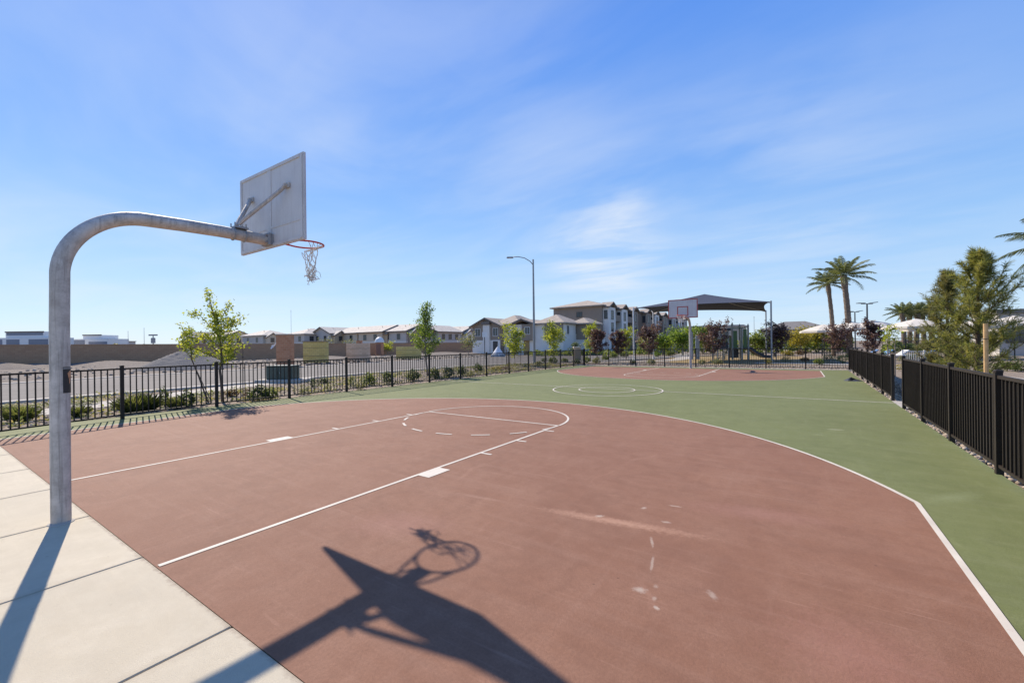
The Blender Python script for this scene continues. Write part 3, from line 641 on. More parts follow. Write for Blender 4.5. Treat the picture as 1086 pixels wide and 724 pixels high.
# stakes
def stake(label,p0,p1,r,mat,group=None,strap=False):
    o=thing('tree_stake',label,'stake',(p0[0],p0[1],-.05),0,group); m=MB(); q=(p1[0]-p0[0],p1[1]-p0[1],p1[2]+.05); m.tube([(0,0,0),q],r,8); s=obj('pole',m,mat,o,True,40)
    m=MB(); m.torus((q[0]*.8,q[1]*.8,q[2]*.8),r+.006,.008,14,5); obj('tie_strap',m,BLACKV,o)
    return o
x,y=at(219,13.6); x2,y2=at(211,13.4)
stake('thin leaning stake left of the yellow-green tree',(-9.28,4.62),(-9.75,4.2,1.45),.014,STAKE)
x,y=at(257,13.2); stake('thin upright stake right of the yellow-green tree',(x,y),(x+.03,y,1.75),.016,STAKE)
x,y=at(1045.5,12); stake('pale round wooden stake in front of the pine',(x,y),(x,y,zat(1046,343,12)),.052,WOOD)
for du,lab in ((-3.5,'left pale stake of the sapling behind the right fence'),(4,'right pale stake of the sapling behind the right fence')):
    x,y=at(945+du,20); stake(lab,(x,y),(x,y,1.75),.025,BARKP)
for u in (537,552): x,y=at(u,34); stake('short dark stake %s the round yellow-green street tree'%('left of' if u<546 else 'right of'),(x,y),(x,y,1.3),.03,STAKE)

# pines
def pine(label,loc,H,Rad,leaf,seed,nb):
    r=np.random.default_rng(seed); o=thing('pine_tree',label,'tree',(loc[0],loc[1],-.05),0,'pine trees behind the right fence')
    ts=np.linspace(0,1,9); w=np.cumsum(r.normal(0,.012*H,(9,2)),axis=0); w-=w[0]; T=[np.array([w[i][0],w[i][1],H*t]) for i,t in enumerate(ts)]
    m=MB(); m.tube(T,[.075*(1-.9*t)+.005 for t in ts],10); tk=obj('trunk',m,PINEB,o,True)
    br=MB(); tufts=[]; az=0
    for k in range(nb):
        s=(k+.3)/nb; t=.10+.88*s; i=min(7,int(t*8)); f=t*8-i; b=T[i]*(1-f)+T[i+1]*f; az+=2.4+r.normal(0,.35)
        L=Rad*((1-s)**.75+.10)*r.uniform(.45,1.2)*min(1,.72+s*1.5); el=.15+.75*s+r.normal(0,.1); d=np.array([math.cos(az)*math.cos(el),math.sin(az)*math.cos(el),math.sin(el)])
        p=[b]
        for q in range(4): d=d+np.array([r.normal(0,.1),r.normal(0,.1),.14]); d/=np.linalg.norm(d); p.append(p[-1]+d*L/4)
        br.tube(p,[.022*(1-.6*s),.017*(1-.6*s),.012*(1-.6*s),.009*(1-.6*s),.004],5)
        for q in range(1,5): tufts.append((p[q],d,1.0))
        for q in range(7):
            u=r.uniform(.25,1); i2=min(3,int(u*4)); c=p[i2]*(1-(u*4-i2))+p[i2+1]*(u*4-i2); sd=d+r.normal(0,.7,3); sd[2]+=.3; sd/=np.linalg.norm(sd); LL=L*r.uniform(.14,.36); e=c+sd*LL
            br.tube([c,e],[.006,.003],4,False); tufts+= [(c*.5+e*.5,sd,.85),(e,sd,1.0)]
    tufts.append((T[-1],np.array([0,0,1.0]),1.0))
    obj('limb',br,PINEB,tk,True)
    V=[];nn=17
    for c,d,k in tufts:
        D=d*.75+r.normal(0,.62,(nn,3)); D/=np.linalg.norm(D,axis=1)[:,None]; L=.165*k*r.uniform(.7,1.2,(nn,1)); c0=c+d*r.uniform(-.10,.05,(nn,1)); X=np.cross(D,r.normal(0,1,(nn,3))); X/=np.linalg.norm(X,axis=1)[:,None]; wd=.0062
        V.append(np.stack([c0-X*wd,c0+X*wd,c0+D*L+X*wd*.5,c0+D*L-X*wd*.5],1).reshape(-1,3))
    V=np.concatenate(V); link('crown',mesh_np('crown',V,np.arange(len(V)).reshape(-1,4)),leaf,o); return o
x,y=at(1035,13); pine('tall olive pine behind the wooden stake at the right edge',(x,y),zat(1035,263,13)-.17,1.62,LF_PI,71,72)
x,y=at(1004,15); pine('slightly shorter brownish pine left of the olive pine',(x,y),zat(1003,284,15)-.17,1.30,LF_PB,72,62)

# palms
def frond_mesh(seed,nf,L,droop,low):
    r=np.random.default_rng(seed); V=[]; n=0; fr=MB()
    for k in range(nf):
        az=2.399*k+r.normal(0,.15); e0=R(84)-(k/nf)*(R(84)-low); LL=L*r.uniform(.85,1.05)*(.75+.25*min(1,k/nf*2+.3)); p=[np.array([0,0,0.0])]; e=e0; st=12; dirs=[]
        for i in range(st):
            d=np.array([math.cos(az)*math.cos(e),math.sin(az)*math.cos(e),math.sin(e)]); dirs.append(d); p.append(p[-1]+d*LL/st); e-=droop/st*(.5+i/st)
        dirs.append(dirs[-1]); side=np.array([-math.sin(az),math.cos(az),0])
        fr.tube(p[::3],[.03*L/2.8,.02*L/2.8,.014*L/2.8,.009*L/2.8,.004],4,False)
        for j in range(46):
            t=.16+.84*j/46; i=min(st-1,int(t*st)); f=t*st-i; c=p[i]*(1-f)+p[i+1]*f; d=dirs[i]; nrm=np.cross(side,d); ll=L*.20*(math.sin(math.pi*(.15+.8*t))**.6)*r.uniform(.85,1.1)
            for s in (-1,1):
                q=d*.62+side*s*.72+nrm*(.34)+r.normal(0,.08,3); q/=np.linalg.norm(q); wv=d*.016*L/2.8
                V+= [c-wv,c+wv,c+q*ll*.6+wv*.7-np.array([0,0,.03*ll]),c+q*ll-np.array([0,0,.14*ll]) ]
    b=len(fr.v); vs=fr.v+[tuple(q) for q in V]; fs=fr.f+[(b+4*i,b+4*i+1,b+4*i+2,b+4*i+3) for i in range(len(V)//4)]
    me=bpy.data.meshes.new('fronds'); me.from_pydata(vs,[],fs); me.update(); return me
FR1=frond_mesh(1,25,2.9,R(58),R(-14)); FR1.materials.append(LF_PM)
def palm_bark():
    t=NT('palm_bark'); w=t.n('ShaderNodeTexWave',wave_type='BANDS',bands_direction='Z'); w.inputs['Scale'].default_value=2.2; w.inputs['Distortion'].default_value=5; w.inputs['Detail'].default_value=3; t.l(t.coord(),w.inputs['Vector'])
    c=t.mix(w.outputs['Fac'],(.13,.095,.07),(.27,.21,.155)); return t.bsdf(t.mix(t.ramp(t.noise(12,4),.4,.7,0,.5),c,(.10,.075,.055)),.95,0,w.outputs['Fac'],.04)
PBK=palm_bark()
def palm(label,loc,hc,r0,lean,rz,sc=1.0,group=None):
    o=thing('palm_tree',label,'palm',(loc[0],loc[1],-.05),0,group); n=40; pts=[];rs=[]
    for i in range(n+1):
        t=i/n; pts.append((lean[0]*t*t,lean[1]*t*t,hc*t)); rs.append(r0*(1.12-.22*t)*(1+.05*math.sin(i*2.1))*(1.0 if t<.86 else 1.22))
    m=MB(); m.tube(pts,rs,14); obj('trunk',m,PBK,o,True)
    c=bpy.data.objects.new('crown',FR1); COL.objects.link(c); c.parent=o; c.location=(lean[0],lean[1],hc-.05); c.rotation_euler=(0,0,rz); c.scale=(sc,)*3
    return o
PG='tall date palms'
palm('shorter of the two tall palms, left one, leaning left',at(884,48),zat(882,300,48),.21,(-.45,.2),.4,.84,PG)
palm('taller right one of the two tall palms behind the purple tree',at(901,45),zat(897,292,45),.27,(-.45,-.1),2.1,1.05,PG)
for i,(u,lab) in enumerate([(959,'leftmost short palm of the row beyond the cream umbrellas'),(965,'second short palm from the left in the row beyond the umbrellas'),(972,'middle short palm in the row beyond the cream umbrellas'),(980,'fourth short palm in the row beyond the umbrellas'),(988,'rightmost short palm of the row, beside the brownish pine')]):
    d=72+3*(i%2); palm(lab,at(u,d),zat(u,332,d),.34,(.2*(i%3-1),0),1.3*i,.98,'row of palms beyond the pool')
palm('palm at the right edge with only its fronds reaching into view',at(1139,24),zat(1134,256,24),.3,(0,0),1.35,1.12,None)

# shrubs
def shrub_mesh(kind,seed):
    r=np.random.default_rng(seed)
    if kind=='grassy':
        n=520; a=r.uniform(0,6.28,n); e=r.uniform(.6,1.52,n); D=np.c_[np.cos(a)*np.cos(e),np.sin(a)*np.cos(e),np.sin(e)]; L=r.uniform(.55,1.05,(n,1)); b=np.c_[r.normal(0,.13,(n,2)),np.zeros(n)]; X=np.cross(D,[0,0,1.0])+r.normal(0,.05,(n,3)); X/=np.linalg.norm(X,axis=1)[:,None]; w=.011; mid=b+D*L*.6; tip=b+D*L+np.c_[np.cos(a)*.12,np.sin(a)*.12,-np.abs(r.normal(0,.06,n))]
        V=np.stack([b-X*w,b+X*w,mid+X*w*.8,tip,mid-X*w*.8],1).reshape(-1,3); return mesh_np('foliage',V,np.arange(5*n).reshape(-1,5))
    n=520; d=r.normal(0,1,(n,3)); d/=np.linalg.norm(d,axis=1)[:,None]; lob=1+.22*np.sin(d[:,0]*4+seed)+.2*np.sin(d[:,1]*5+d[:,2]*3); rr=r.uniform(.35,1,(n,1))**.5*lob[:,None]
    C=d*rr*np.array([.5,.5,.42])+np.array([0,0,.46]); C=C[C[:,2]>.03]
    if kind=='spiky': C=np.concatenate([C[:260]*np.array([.7,.7,1.2])]); 
    V,Fc=leaf_quads(C,.15 if kind!='fine' else .10,seed); return mesh_np('foliage',V,Fc)
SM={k:[shrub_mesh(k,s) for s in (1,2,3)] for k in ('grassy','round','spiky','fine')}
SMM={}
def shrub(label,u,d,w,h,kind,leaf,i,group,pos=None):
    x,y=pos if pos else at(u,d); o=thing('shrub' if kind!='grassy' else 'grass_clump',label,'shrub' if kind!='grassy' else 'grass clump',(x,y,-.03),0,group)
    key=(kind,i%3,leaf.name)
    if key not in SMM: me=SM[kind][i%3].copy(); me.materials.append(leaf); SMM[key]=me
    c=bpy.data.objects.new('foliage',SMM[key]); COL.objects.link(c); c.parent=o; w,h=(w*.50,h*.62) if kind=='grassy' else (w*.70,h*.66)
    c.scale=(w,w,h); c.rotation_euler=(0,0,i*1.7)
    m=MB(); m.tube([(0,0,-.02),(0,0,h*.4)],.012*w+.006,5); obj('stem',m,BARK,o); return o
def gdist(u,v): return F_*CH/(v-(Y0+math.sin(ROLL)*(u-543)))
SG='shrubs in the bed beside the street'
rows=[(20,446,.95,.75,'grassy',LF_GS,'bright green grass clump at the left edge beyond the fence'),(8,434,.7,.32,'fine',LF_GR,'low green mat beside the sidewalk at the left edge'),(36,433,.7,.3,'fine',LF_GR,'low green mat between sidewalk and kerb, left of the hoop pole'),
 (82,441,.7,.6,'grassy',LF_GS,'green clump just right of the hoop pole, below its sticker'),(93,428,.9,.35,'fine',LF_GR,'low spreading shrub on the kerb strip right of the hoop pole'),(126,433,.55,.5,'round',LF_GR,'small shrub half hidden by the first fence post right of the hoop'),
 (140,437,1.05,.95,'grassy',LF_GS,'large grassy clump right of the first fence post'),(155,435,1.0,.95,'grassy',LF_DK,'dark grassy clump touching the large one near the first fence post'),(174,430,.6,.8,'spiky',LF_DK,'dark spiky plant between two grassy clumps, in front of the gravel mound'),
 (185,433,.6,.7,'grassy',LF_GS,'lime green clump below the left end of the gravel mound'),(197,431,.8,.8,'round',LF_DK,'dark round shrub below the gravel mound'),(214,421,.8,.4,'fine',LF_GR,'low shrub left of the leaning sapling'),
 (245,420,.7,.45,'round',LF_BR,'rusty low shrub at the foot of the yellow-green tree'),(262,423,.5,.55,'spiky',LF_BR,'brownish twiggy plant beside the thin upright stake'),(274,424,.9,.8,'round',LF_DK,'dark shrub left of the transformer'),(286,423,.7,.7,'round',LF_GR,'green shrub in front of the transformer pad'),
 (322,418,.6,.5,'fine',LF_SG,'sage shrub right of the transformer pad'),(331,410,.5,.55,'spiky',LF_DK,'dark spiky plant right of the transformer'),(343,406,.9,.45,'round',LF_DK,'low dark shrub below the tan pallet'),(348,414,.5,.45,'fine',LF_SG,'pale sage shrub between the third and fourth posts'),
 (372,409,.5,.65,'spiky',LF_GR,'spiky shrub below the pink pallet'),(382,413,.6,.6,'fine',LF_SG,'small sage shrub just right of the fourth visible post'),(392,408,.8,.9,'round',LF_GR,'leafy shrub in the middle of the panel below the pink pallet'),(411,406,.7,.9,'round',LF_DK,'dark shrub left of the post below the block wall'),
 (438,403.5,.95,.95,'round',LF_DK,'round very dark shrub left of the slender green tree'),(461,401.5,.8,.95,'round',LF_DK,'dark upright shrub right of the slender green tree'),(476,399.5,.9,.95,'round',LF_SG,'grey-green shrub two panels right of the slender tree'),(489,397.5,.8,.9,'round',LF_DK,'dark shrub behind the post casting the broad shadow'),
 (498,399,.7,.6,'fine',LF_SG,'low pale shrub before the round dark one near the road bend'),(507,394,.9,.9,'round',LF_DK,'round dark shrub below the end of the block wall'),(526,392,1.4,.45,'fine',LF_YL,'yellowish ground cover below the white cone'),(536,391.5,1.1,.4,'fine',LF_BR,'rusty ground cover left of the round street tree'),
 (556,389,.8,.5,'fine',LF_SG,'sage shrub just left of the lamp post'),(571,387,.9,.6,'round',LF_SG,'grey-green shrub right of the lamp post'),(586,385,1.3,1.0,'round',LF_GR,'leafy shrub at the foot of the tree right of the lamp'),(577,384,.9,.75,'round',LF_DK,'dark shrub between lamp and the tree to its right'),(599,384,1.0,.7,'round',LF_GR,'green shrub left of the far left corner post')]
for i,(u,v,w,h,k,lf,lab) in enumerate(rows): shrub(lab,u,gdist(u,v),w,h,k,lf,i,SG)
SG2='shrubs in the bed behind the far fence'
rows=[(612,385.5,1.0,.7,'round',LF_DK,'dark shrub behind the far left corner'),(622,384.5,1.2,.95,'round',LF_GR,'green shrub under the leftmost purple tree'),(632,385,1.1,.9,'round',LF_SG,'sage shrub right of the leftmost purple tree'),(642,382,1.2,1.0,'round',LF_GR,'green shrub where the park path begins'),(651,379.5,1.5,1.0,'round',LF_GR,'green shrub beyond the path, under the second purple tree'),(662,378.5,1.6,1.0,'round',LF_DK,'dark hedge-like shrub left of the canopy post'),(671,385.5,.8,.6,'round',LF_DK,'dark shrub at the foot of the white canopy post'),
 (691,386,1.0,.75,'round',LF_SG,'sage shrub at the foot of the tall purple tree'),(697,378,1.3,1.0,'round',LF_YG2,'lime shrub on the far side of the straw lawn'),(710,377,1.6,1.2,'round',LF_GR,'broad green shrub beyond the straw lawn'),(744,386,1.0,.6,'round',LF_SG,'sage shrub between hoop pole and broad purple tree'),(761,386,1.1,.7,'round',LF_SG,'sage shrub right of the broad purple tree'),(815,385.5,.9,.7,'fine',LF_YL,'yellowish shrub left of the round purple tree'),(833,384,1.2,.9,'fine',LF_SG,'pale wispy shrub right of the round purple tree'),
 (853,383,1.0,.6,'round',LF_BR,'rusty shrub below the golden tree'),(868,386,1.0,.75,'round',LF_GR,'green shrub in the far right bed, second from the corner'),(878,384,1.3,1.2,'fine',LF_SG,'pale green shrub below the palms'),(893,385,1.3,1.15,'fine',LF_GR,'green shrub in the far right corner'),(836,377,1.9,1.0,'round',LF_YL,'golden shrub beyond the playground mulch'),(850,376,2.2,1.0,'round',LF_BR,'reddish shrub beyond the playground mulch'),(803,377,2.0,1.1,'round',LF_GR,'green shrub right of the play tower')]
for i,(u,v,w,h,k,lf,lab) in enumerate(rows): shrub(lab,u,gdist(u,v),w,h,k,lf,i+3,SG2)
SG3='plants behind the right fence'
rows=[(957,383,1.1,.9,'fine',LF_SG,'dry tan-green shrub seen through the gap in the right fence'),(953,392,.6,.6,'fine',LF_YL,'yellow weed seen low in the gap of the right fence'),(966,383,1.6,1.0,'round',LF_DK,'dark hedge shrub behind the gap post'),(978,383,1.6,1.0,'round',LF_DK,'dark hedge shrub below the white pool rail'),(990,383,1.6,1.0,'round',LF_DK,'dark hedge shrub left of the pines'),(1068,392,1.3,.8,'round',LF_GR,'green shrub right of the wooden stake'),(1083,393,1.3,.8,'round',LF_DK,'dark shrub at the right edge behind the fence'),(936,380,1.4,1.0,'round',LF_GR,'green shrub left of the staked sapling'),(917,381,1.4,1.0,'round',LF_GR,'green shrub below the rightmost purple tree')]
for i,(u,v,w,h,k,lf,lab) in enumerate(rows): shrub(lab,u,gdist(u,v),w,h,k,lf,i+1,SG3)

# ------------------------------------------------------------------ buildings
def window(par,face,a,z,w,h,off,fr=WFR,mull=1):
    """face: 'S' looks to -y at y=off (a = x), 'E' looks to +x at x=off (a = y)"""
    m=MB(); t=.07; d=.05
    def bx(p0,p1,z0,z1,o0,o1,mm):
        if face=='S': mm.box(p0,p1,off-o1,off-o0,z0,z1)
        else: mm.box(off+o0,off+o1,p0,p1,z0,z1)
    bx(a-w/2-t,a+w/2+t,z+h/2,z+h/2+t,.002,d,m); bx(a-w/2-t,a+w/2+t,z-h/2-t,z-h/2,.002,d+.03,m); bx(a-w/2-t,a-w/2,z-h/2,z+h/2,.002,d,m); bx(a+w/2,a+w/2+t,z-h/2,z+h/2,.002,d,m)
    for k in range(mull): q=a-w/2+w*(k+1)/(mull+1); bx(q-.025,q+.025,z-h/2,z+h/2,.012,d-.01,m)
    f=obj('window',m,fr,par); m=MB(); bx(a-w/2,a+w/2,z-h/2,z+h/2,.003,.012,m); obj('pane',m,GLASS,f)
def roof_gable(par,x0,x1,y0,y1,he,hr,ax,mat,ov=.5,name='roof'):
    m=MB(); t=.2
    if ax=='y':   # ridge along y, gables face +-y
        c=(x0+x1)/2; s=(hr-he)/((x1-x0)/2); e=he-s*ov
        m.slabquad([(x0-ov,y0-ov,e),(c,y0-ov,hr),(c,y1+ov,hr),(x0-ov,y1+ov,e)],t); m.slabquad([(c,y0-ov,hr),(x1+ov,y0-ov,e),(x1+ov,y1+ov,e),(c,y1+ov,hr)],t)
    else:
        c=(y0+y1)/2; s=(hr-he)/((y1-y0)/2); e=he-s*ov
        m.slabquad([(x0-ov,y0-ov,e),(x1+ov,y0-ov,e),(x1+ov,c,hr),(x0-ov,c,hr)],t); m.slabquad([(x0-ov,c,hr),(x1+ov,c,hr),(x1+ov,y1+ov,e),(x0-ov,y1+ov,e)],t)
    for q in range(len(m.v)): m.v[q]=(m.v[q][0],m.v[q][1],m.v[q][2]+t*1.05)
    r=obj(name,m,mat,par)
    f=MB(); 
    if ax=='y':
        for yy in (y0-ov-.04,y1+ov): 
            f.slabquad([(x0-ov,yy,e+.19),(c,yy,hr+.19),(c,yy+.04,hr+.19),(x0-ov,yy+.04,e+.19)],.24); f.slabquad([(c,yy,hr+.19),(x1+ov,yy,e+.19),(x1+ov,yy+.04,e+.19),(c,yy+.04,hr+.19)],.24)
        f.box(x1+ov+.002,x1+ov+.04,y0-ov,y1+ov,e-.03,e+.17)
    else:
        f.box(x0-ov,x1+ov,y0-ov-.04,y0-ov-.002,e-.03,e+.17)
        xx=x1+ov; f.slabquad([(xx+.002,y0-ov,e+.19),(xx+.04,y0-ov,e+.19),(xx+.04,c,hr+.19),(xx+.002,c,hr+.19)],.24); f.slabquad([(xx+.002,c,hr+.19),(xx+.04,c,hr+.19),(xx+.04,y1+ov,e+.19),(xx+.002,y1+ov,e+.19)],.24)
    obj('fascia',f,FASC,r); return r
def roof_hip(par,x0,x1,y0,y1,he,hr,mat,ov=.5,name='roof'):
    x0-=ov;x1+=ov;y0-=ov;y1+=ov; w=min(x1-x0,y1-y0)/2; m=MB()
    if x1-x0>=y1-y0: a,b=(x0+w,(y0+y1)/2,hr),(x1-w,(y0+y1)/2,hr); fs=[(0,1,5,4),(2,3,4,5),(1,2,5),(3,0,4)]
    else: a,b=((x0+x1)/2,y0+w,hr),((x0+x1)/2,y1-w,hr); fs=[(1,2,5,4),(3,0,4,5),(0,1,4),(2,3,5)]
    m.add([(x0,y0,he),(x1,y0,he),(x1,y1,he),(x0,y1,he),a,b],fs+[(3,2,1,0)]); m.box(x0,x1,y0,y1,he-.2,he-.003); return obj(name,m,mat,par)
def wallblock(par,x0,x1,y0,y1,h,mat,gable=None,hr=0,name='wall',z0=-.1):
    m=MB(); m.box(x0,x1,y0,y1,z0,h)
    if gable=='y':
        c=(x0+x1)/2
        for yy,ys in ((y0,.2),(y1-.2,.2)): m.add([(x0,yy,h+.001),(x1,yy,h+.001),(c,yy,hr),(x0,yy+ys,h+.001),(x1,yy+ys,h+.001),(c,yy+ys,hr)],[(0,1,2),(5,4,3),(0,2,5,3),(1,4,5,2)])
    if gable=='x':
        c=(y0+y1)/2
        for xx,xs in ((x0,.2),(x1-.2,.2)): m.add([(xx,y0,h+.001),(xx,y1,h+.001),(xx,c,hr),(xx+xs,y0,h+.001),(xx+xs,y1,h+.001),(xx+xs,c,hr)],[(2,1,0),(3,4,5),(0,3,5,2),(1,2,5,4)])
    return obj(name,m,mat,par)
def door(par,face,a,w,h,off,mat):
    m=MB()
    if face=='S': m.box(a-w/2,a+w/2,off-.05,off-.002,0,h)
    else: m.box(off+.002,off+.05,a-w/2,a+w/2,0,h)
    return obj('door',m,mat,par)
def row_house(label,u,d,wx,wy,he,hr,ax,wm,rm,accent=None):
    x,y=at(u,d); o=thing('house',label,'house',(x,y,0),0,'pale roofed houses behind the block wall')
    X0,X1,Y0_,Y1=-wx/2,wx/2,-wy/2,wy/2
    hip=int(u)%3==1
    wallblock(o,X0,X1,Y0_,Y1,he,wm,None if hip else ax,hr); (roof_hip(o,X0,X1,Y0_,Y1,he+.03,hr,rm) if hip else roof_gable(o,X0,X1,Y0_,Y1,he,hr,ax,rm))
    m=MB(); m.box(X1+.002,X1+.05,Y0_-.02,Y1+.02,2.55,2.8); m.box(X0,X1+.05,Y0_-.05,Y0_-.002,2.55,2.8); obj('trim_band',m,WFR,o)
    m=MB(); m.tube([(X0*.4,wy*.18,hr-.9),(X0*.4,wy*.18,hr+.12)],.07,8); m.tube([(X1*.3,-wy*.2,hr-.9),(X1*.3,-wy*.2,hr-.05)],.05,8); obj('roof_vent',m,FASC,o)
    if accent:  # projecting gabled bay on the street side
        wallblock(o,X1+.002,X1+1.2,Y0_+.6,Y0_+wy*.45,he-.5,accent,'x',he+.5,'bay'); roof_gable(o,X1-.3,X1+1.2,Y0_+.6,Y0_+wy*.45,he-.5,he+.5,'x',rm,.35,'bay_roof')
        window(o,'E',Y0_+.6+wy*.18,he-1.4,.9,1.1,X1+1.2,DFR)
    for yy in ((wy*.12,wy*.33) if accent else (-wy*.28,0,wy*.28)): window(o,'E',yy,he-1.3,1.0,1.2,X1,DFR)
    for xx in (-wx*.22,wx*.22): window(o,'S',xx,he-1.3,1.0,1.2,Y0_,DFR); window(o,'S',xx,1.4,1.2,1.2,Y0_,DFR)
    return o
def hd(u,v,h): return (h-CH)/(Y0+math.sin(ROLL)*(u-543)-v)*F_
for (u,vt,wx,wy,ax,wm,rm,ac,lab) in [(213,352,7,8,'y',STG,ROOFD,None,'small dark grey house above the left end of the gravel mound'),(243,351,13,8,'x',STB,ROOFP,None,'long low beige house with a white roof behind the young tree'),(283,349.5,12,8,'x',STG,ROOFP,STB,'beige house with a long white roof behind the brick pillar'),
    (331,347.5,8,9,'x',STG,ROOFP,None,'blue grey house directly above the tan pallet'),(357,347,8,9,'y',STG,ROOFP,STN,'grey house with small tan bay between tan and pink pallets'),(383,346.5,9,9,'x',STB,ROOFP,STN,'beige house above the pink pallet'),(408,345,9,9,'x',STB,ROOFP,STN,'beige house behind the white domed toilet'),
    (432,344,9,9,'x',STG,ROOFP,STT,'grey house with a taupe bay left of the slender tree'),(464,345,9,9,'y',STG,ROOFP,None,'grey gabled house behind the slender green tree'),(489,346,8,9,'x',STG,ROOFP,STW,'grey house with white bay above the right end of the wall')]:
    row_house(lab,u,hd(u,vt,7.0),wx,wy,5.2,6.8,ax,wm,rm,ac)
TG='townhouses beyond the street'
# front gabled house
o=thing('townhouse','taupe gabled house with white centre strip beside the block wall end','house',(-43,58.8,0),0,TG)
wallblock(o,0,6.1,0,7.4,5.0,STT,'y',6.4); roof_gable(o,0,6.1,0,7.4,5.0,6.3,'y',ROOFT)
m=MB(); m.box(2.6,4.0,-.35,-.003,0,5.2); obj('bay',m,STW,o); m=MB(); m.box(2.4,4.2,-.6,-.003,5.25,5.75); obj('gable_vent',m,FASC,o); m=MB(); m.box(-.02,6.12,-.06,-.003,-.1,2.5); obj('base_course',m,STW,o)
window(o,'S',1.2,3.9,1.1,1.3,0); window(o,'S',5.1,3.9,1.0,1.3,0); door(o,'S',5.1,1.0,2.3,-.06,DFR)
wallblock(o,6.11,9.2,1.2,9.0,5.0,STW,None,0,'side_wing'); roof_hip(o,3.5,9.2,1.4,9.0,5.3,7.0,ROOFT,.5,'side_roof'); window(o,'E',3.2,3.9,.9,1.2,9.2); window(o,'E',6.2,3.9,.9,1.2,9.2); window(o,'E',4.6,1.4,.9,1.3,9.2); window(o,'S',7.6,1.3,1.0,1.3,1.2)
# white and taupe two-storey house
o=thing('townhouse','two-storey white and taupe house behind the lamp post','house',(-33.6,58,0),0,TG)
wallblock(o,0,9.3,0,6.3,5.0,STW,None,0); roof_hip(o,4.2,9.3,0,6.3,5.05,6.5,ROOFT,.45)
m=MB(); m.box(1.9,4.1,-.4,-.003,2.3,4.95); obj('bay',m,STT,o); m=MB(); m.box(6.1,9.32,-.25,-.003,2.5,4.99); obj('upper_panel',m,STT,o)
roof_gable(o,-.2,4.3,-.4,6.3,4.95,5.7,'y',ROOFT,.4,'porch_roof'); window(o,'S',3.0,3.9,.9,1.1,-.4); window(o,'S',7.3,3.9,1.2,1.2,-.25,DFR); window(o,'S',.8,1.6,.8,1.3,0); door(o,'S',2.6,1.1,2.3,0,simple('door_ochre',(.30,.20,.07),.6)); window(o,'E',1.6,3.9,.7,1.3,9.3); window(o,'E',4.7,3.9,.7,1.3,9.3)
m=MB(); m.box(9.31,11.4,4.6,9.8,2.4,5.0); obj('side_panel',m,STT,o); m=MB(); m.box(9.31,12.2,4.7,9.8,-.1,2.39); obj('garage_wall',m,STW,o); roof_hip(o,8.6,11.4,4.6,9.8,5.03,6.0,ROOFT,.45,'side_roof')
# the three-storey row
def tri(label,x0,x1,y0,y1,he,hr,wm,bays,seed):
    o=thing('townhouse',label,'house',(x0,y0,0),0,TG); wx,wy=x1-x0,y1-y0
    wallblock(o,0,wx,0,wy,he,wm); roof_hip(o,0,wx,0,wy,he+.03,hr,ROOFT,.55)
    window(o,'S',wx*.55,he-1.5,1.0,.8,0,DFR); window(o,'S',wx*.3,he-4.3,1.0,1.2,0,DFR)
    k=0; yy=.4
    for w,mm in bays:
        if mm is not None:
            wallblock(o,wx+.003,wx+1.1,yy,yy+w,he-.35,mm,None,0,'bay'); roof_gable(o,wx-.4,wx+1.1,yy,yy+w,he-.33,he+.45,'x',ROOFT,.3,'bay_roof')
            for zz in (1.6,4.6,he-1.7): window(o,'E',yy+w/2,zz,1.0,1.5,wx+1.1,DFR)
            window(o,'S',wx+.55,he-1.7,.5,1.4,yy,DFR)
        else:
            for zz in (2.9,5.9):
                m=MB(); m.box(wx+.003,wx+.95,yy+.05,yy+w-.05,zz-.15,zz); m.box(wx+.88,wx+.94,yy+.05,yy+w-.05,zz+.001,zz+1.0); b=obj('balcony',m,WFR if zz<4 else STT,o)
                window(o,'E',yy+w/2,zz+1.1,1.6,2.0,wx,DFR)
            door(o,'E',yy+w/2,1.0,2.2,wx,DFR)
        yy+=w
    return o
tri('nearest three-storey taupe house with white bays behind the yellow-green trees',-32.6,-22.9,70.3,88,8.5,10.0,STT,[(3.4,STW),(3.2,None),(3.4,STW),(3.2,None),(3.4,STT)],1)
tri('middle three-storey house of the row left of the canopy',-33,-22.4,91,110,8.5,10.0,STT,[(3.4,STT),(3.2,None),(3.6,STW),(3.2,None),(3.8,STT)],2)
tri('farthest three-storey house of the row, seen under the shade canopy',-33,-22.2,113,133,8.5,9.9,STG,[(3.8,STG),(3.2,None),(3.8,STW),(3.2,None),(3.8,STG)],3)
def flat_building(name,label,x,y,w,d,h,mat,roofm,wins,hip=True,hr=None,face='S'):
    o=thing(name,label,'building',(x,y,0)); wallblock(o,-w/2,w/2,-d/2,d/2,h,mat)
    if hip: roof_hip(o,-w/2,w/2,-d/2,d/2,h+.03,hr or h+1.5,roofm,.6)
    else: m=MB(); m.box(-w/2-.2,w/2+.2,-d/2-.2,d/2+.2,h+.003,h+.4); obj('roof',m,roofm,o)
    for xx,z,ww,hh in wins: window(o,'S',xx,z,ww,hh,-d/2,DFR)
    return o
x,y=at(843,100); flat_building('house','tan roofed house behind the golden tree',x,y,13,9,4.3,STB,ROOFD,[(-3,2.4,1.2,1.3),(2,2.4,1.2,1.3)],True,6.3)
x,y=at(871,108); flat_building('house','lower tan roofed house left of the two tall palms',x,y,9,10,3.9,STB,ROOFT,[(0,2,1.4,1.3)],True,5.7)
x,y=at(735,112); flat_building('house','flat pale roofed house seen below the far backboard',x,y,24,9,5.4,STB,ROOFP,[(-8,3.5,1.4,1.4),(-3,3.5,1.4,1.4),(3,3.5,1.4,1.4),(8,3.5,1.4,1.4)],False)
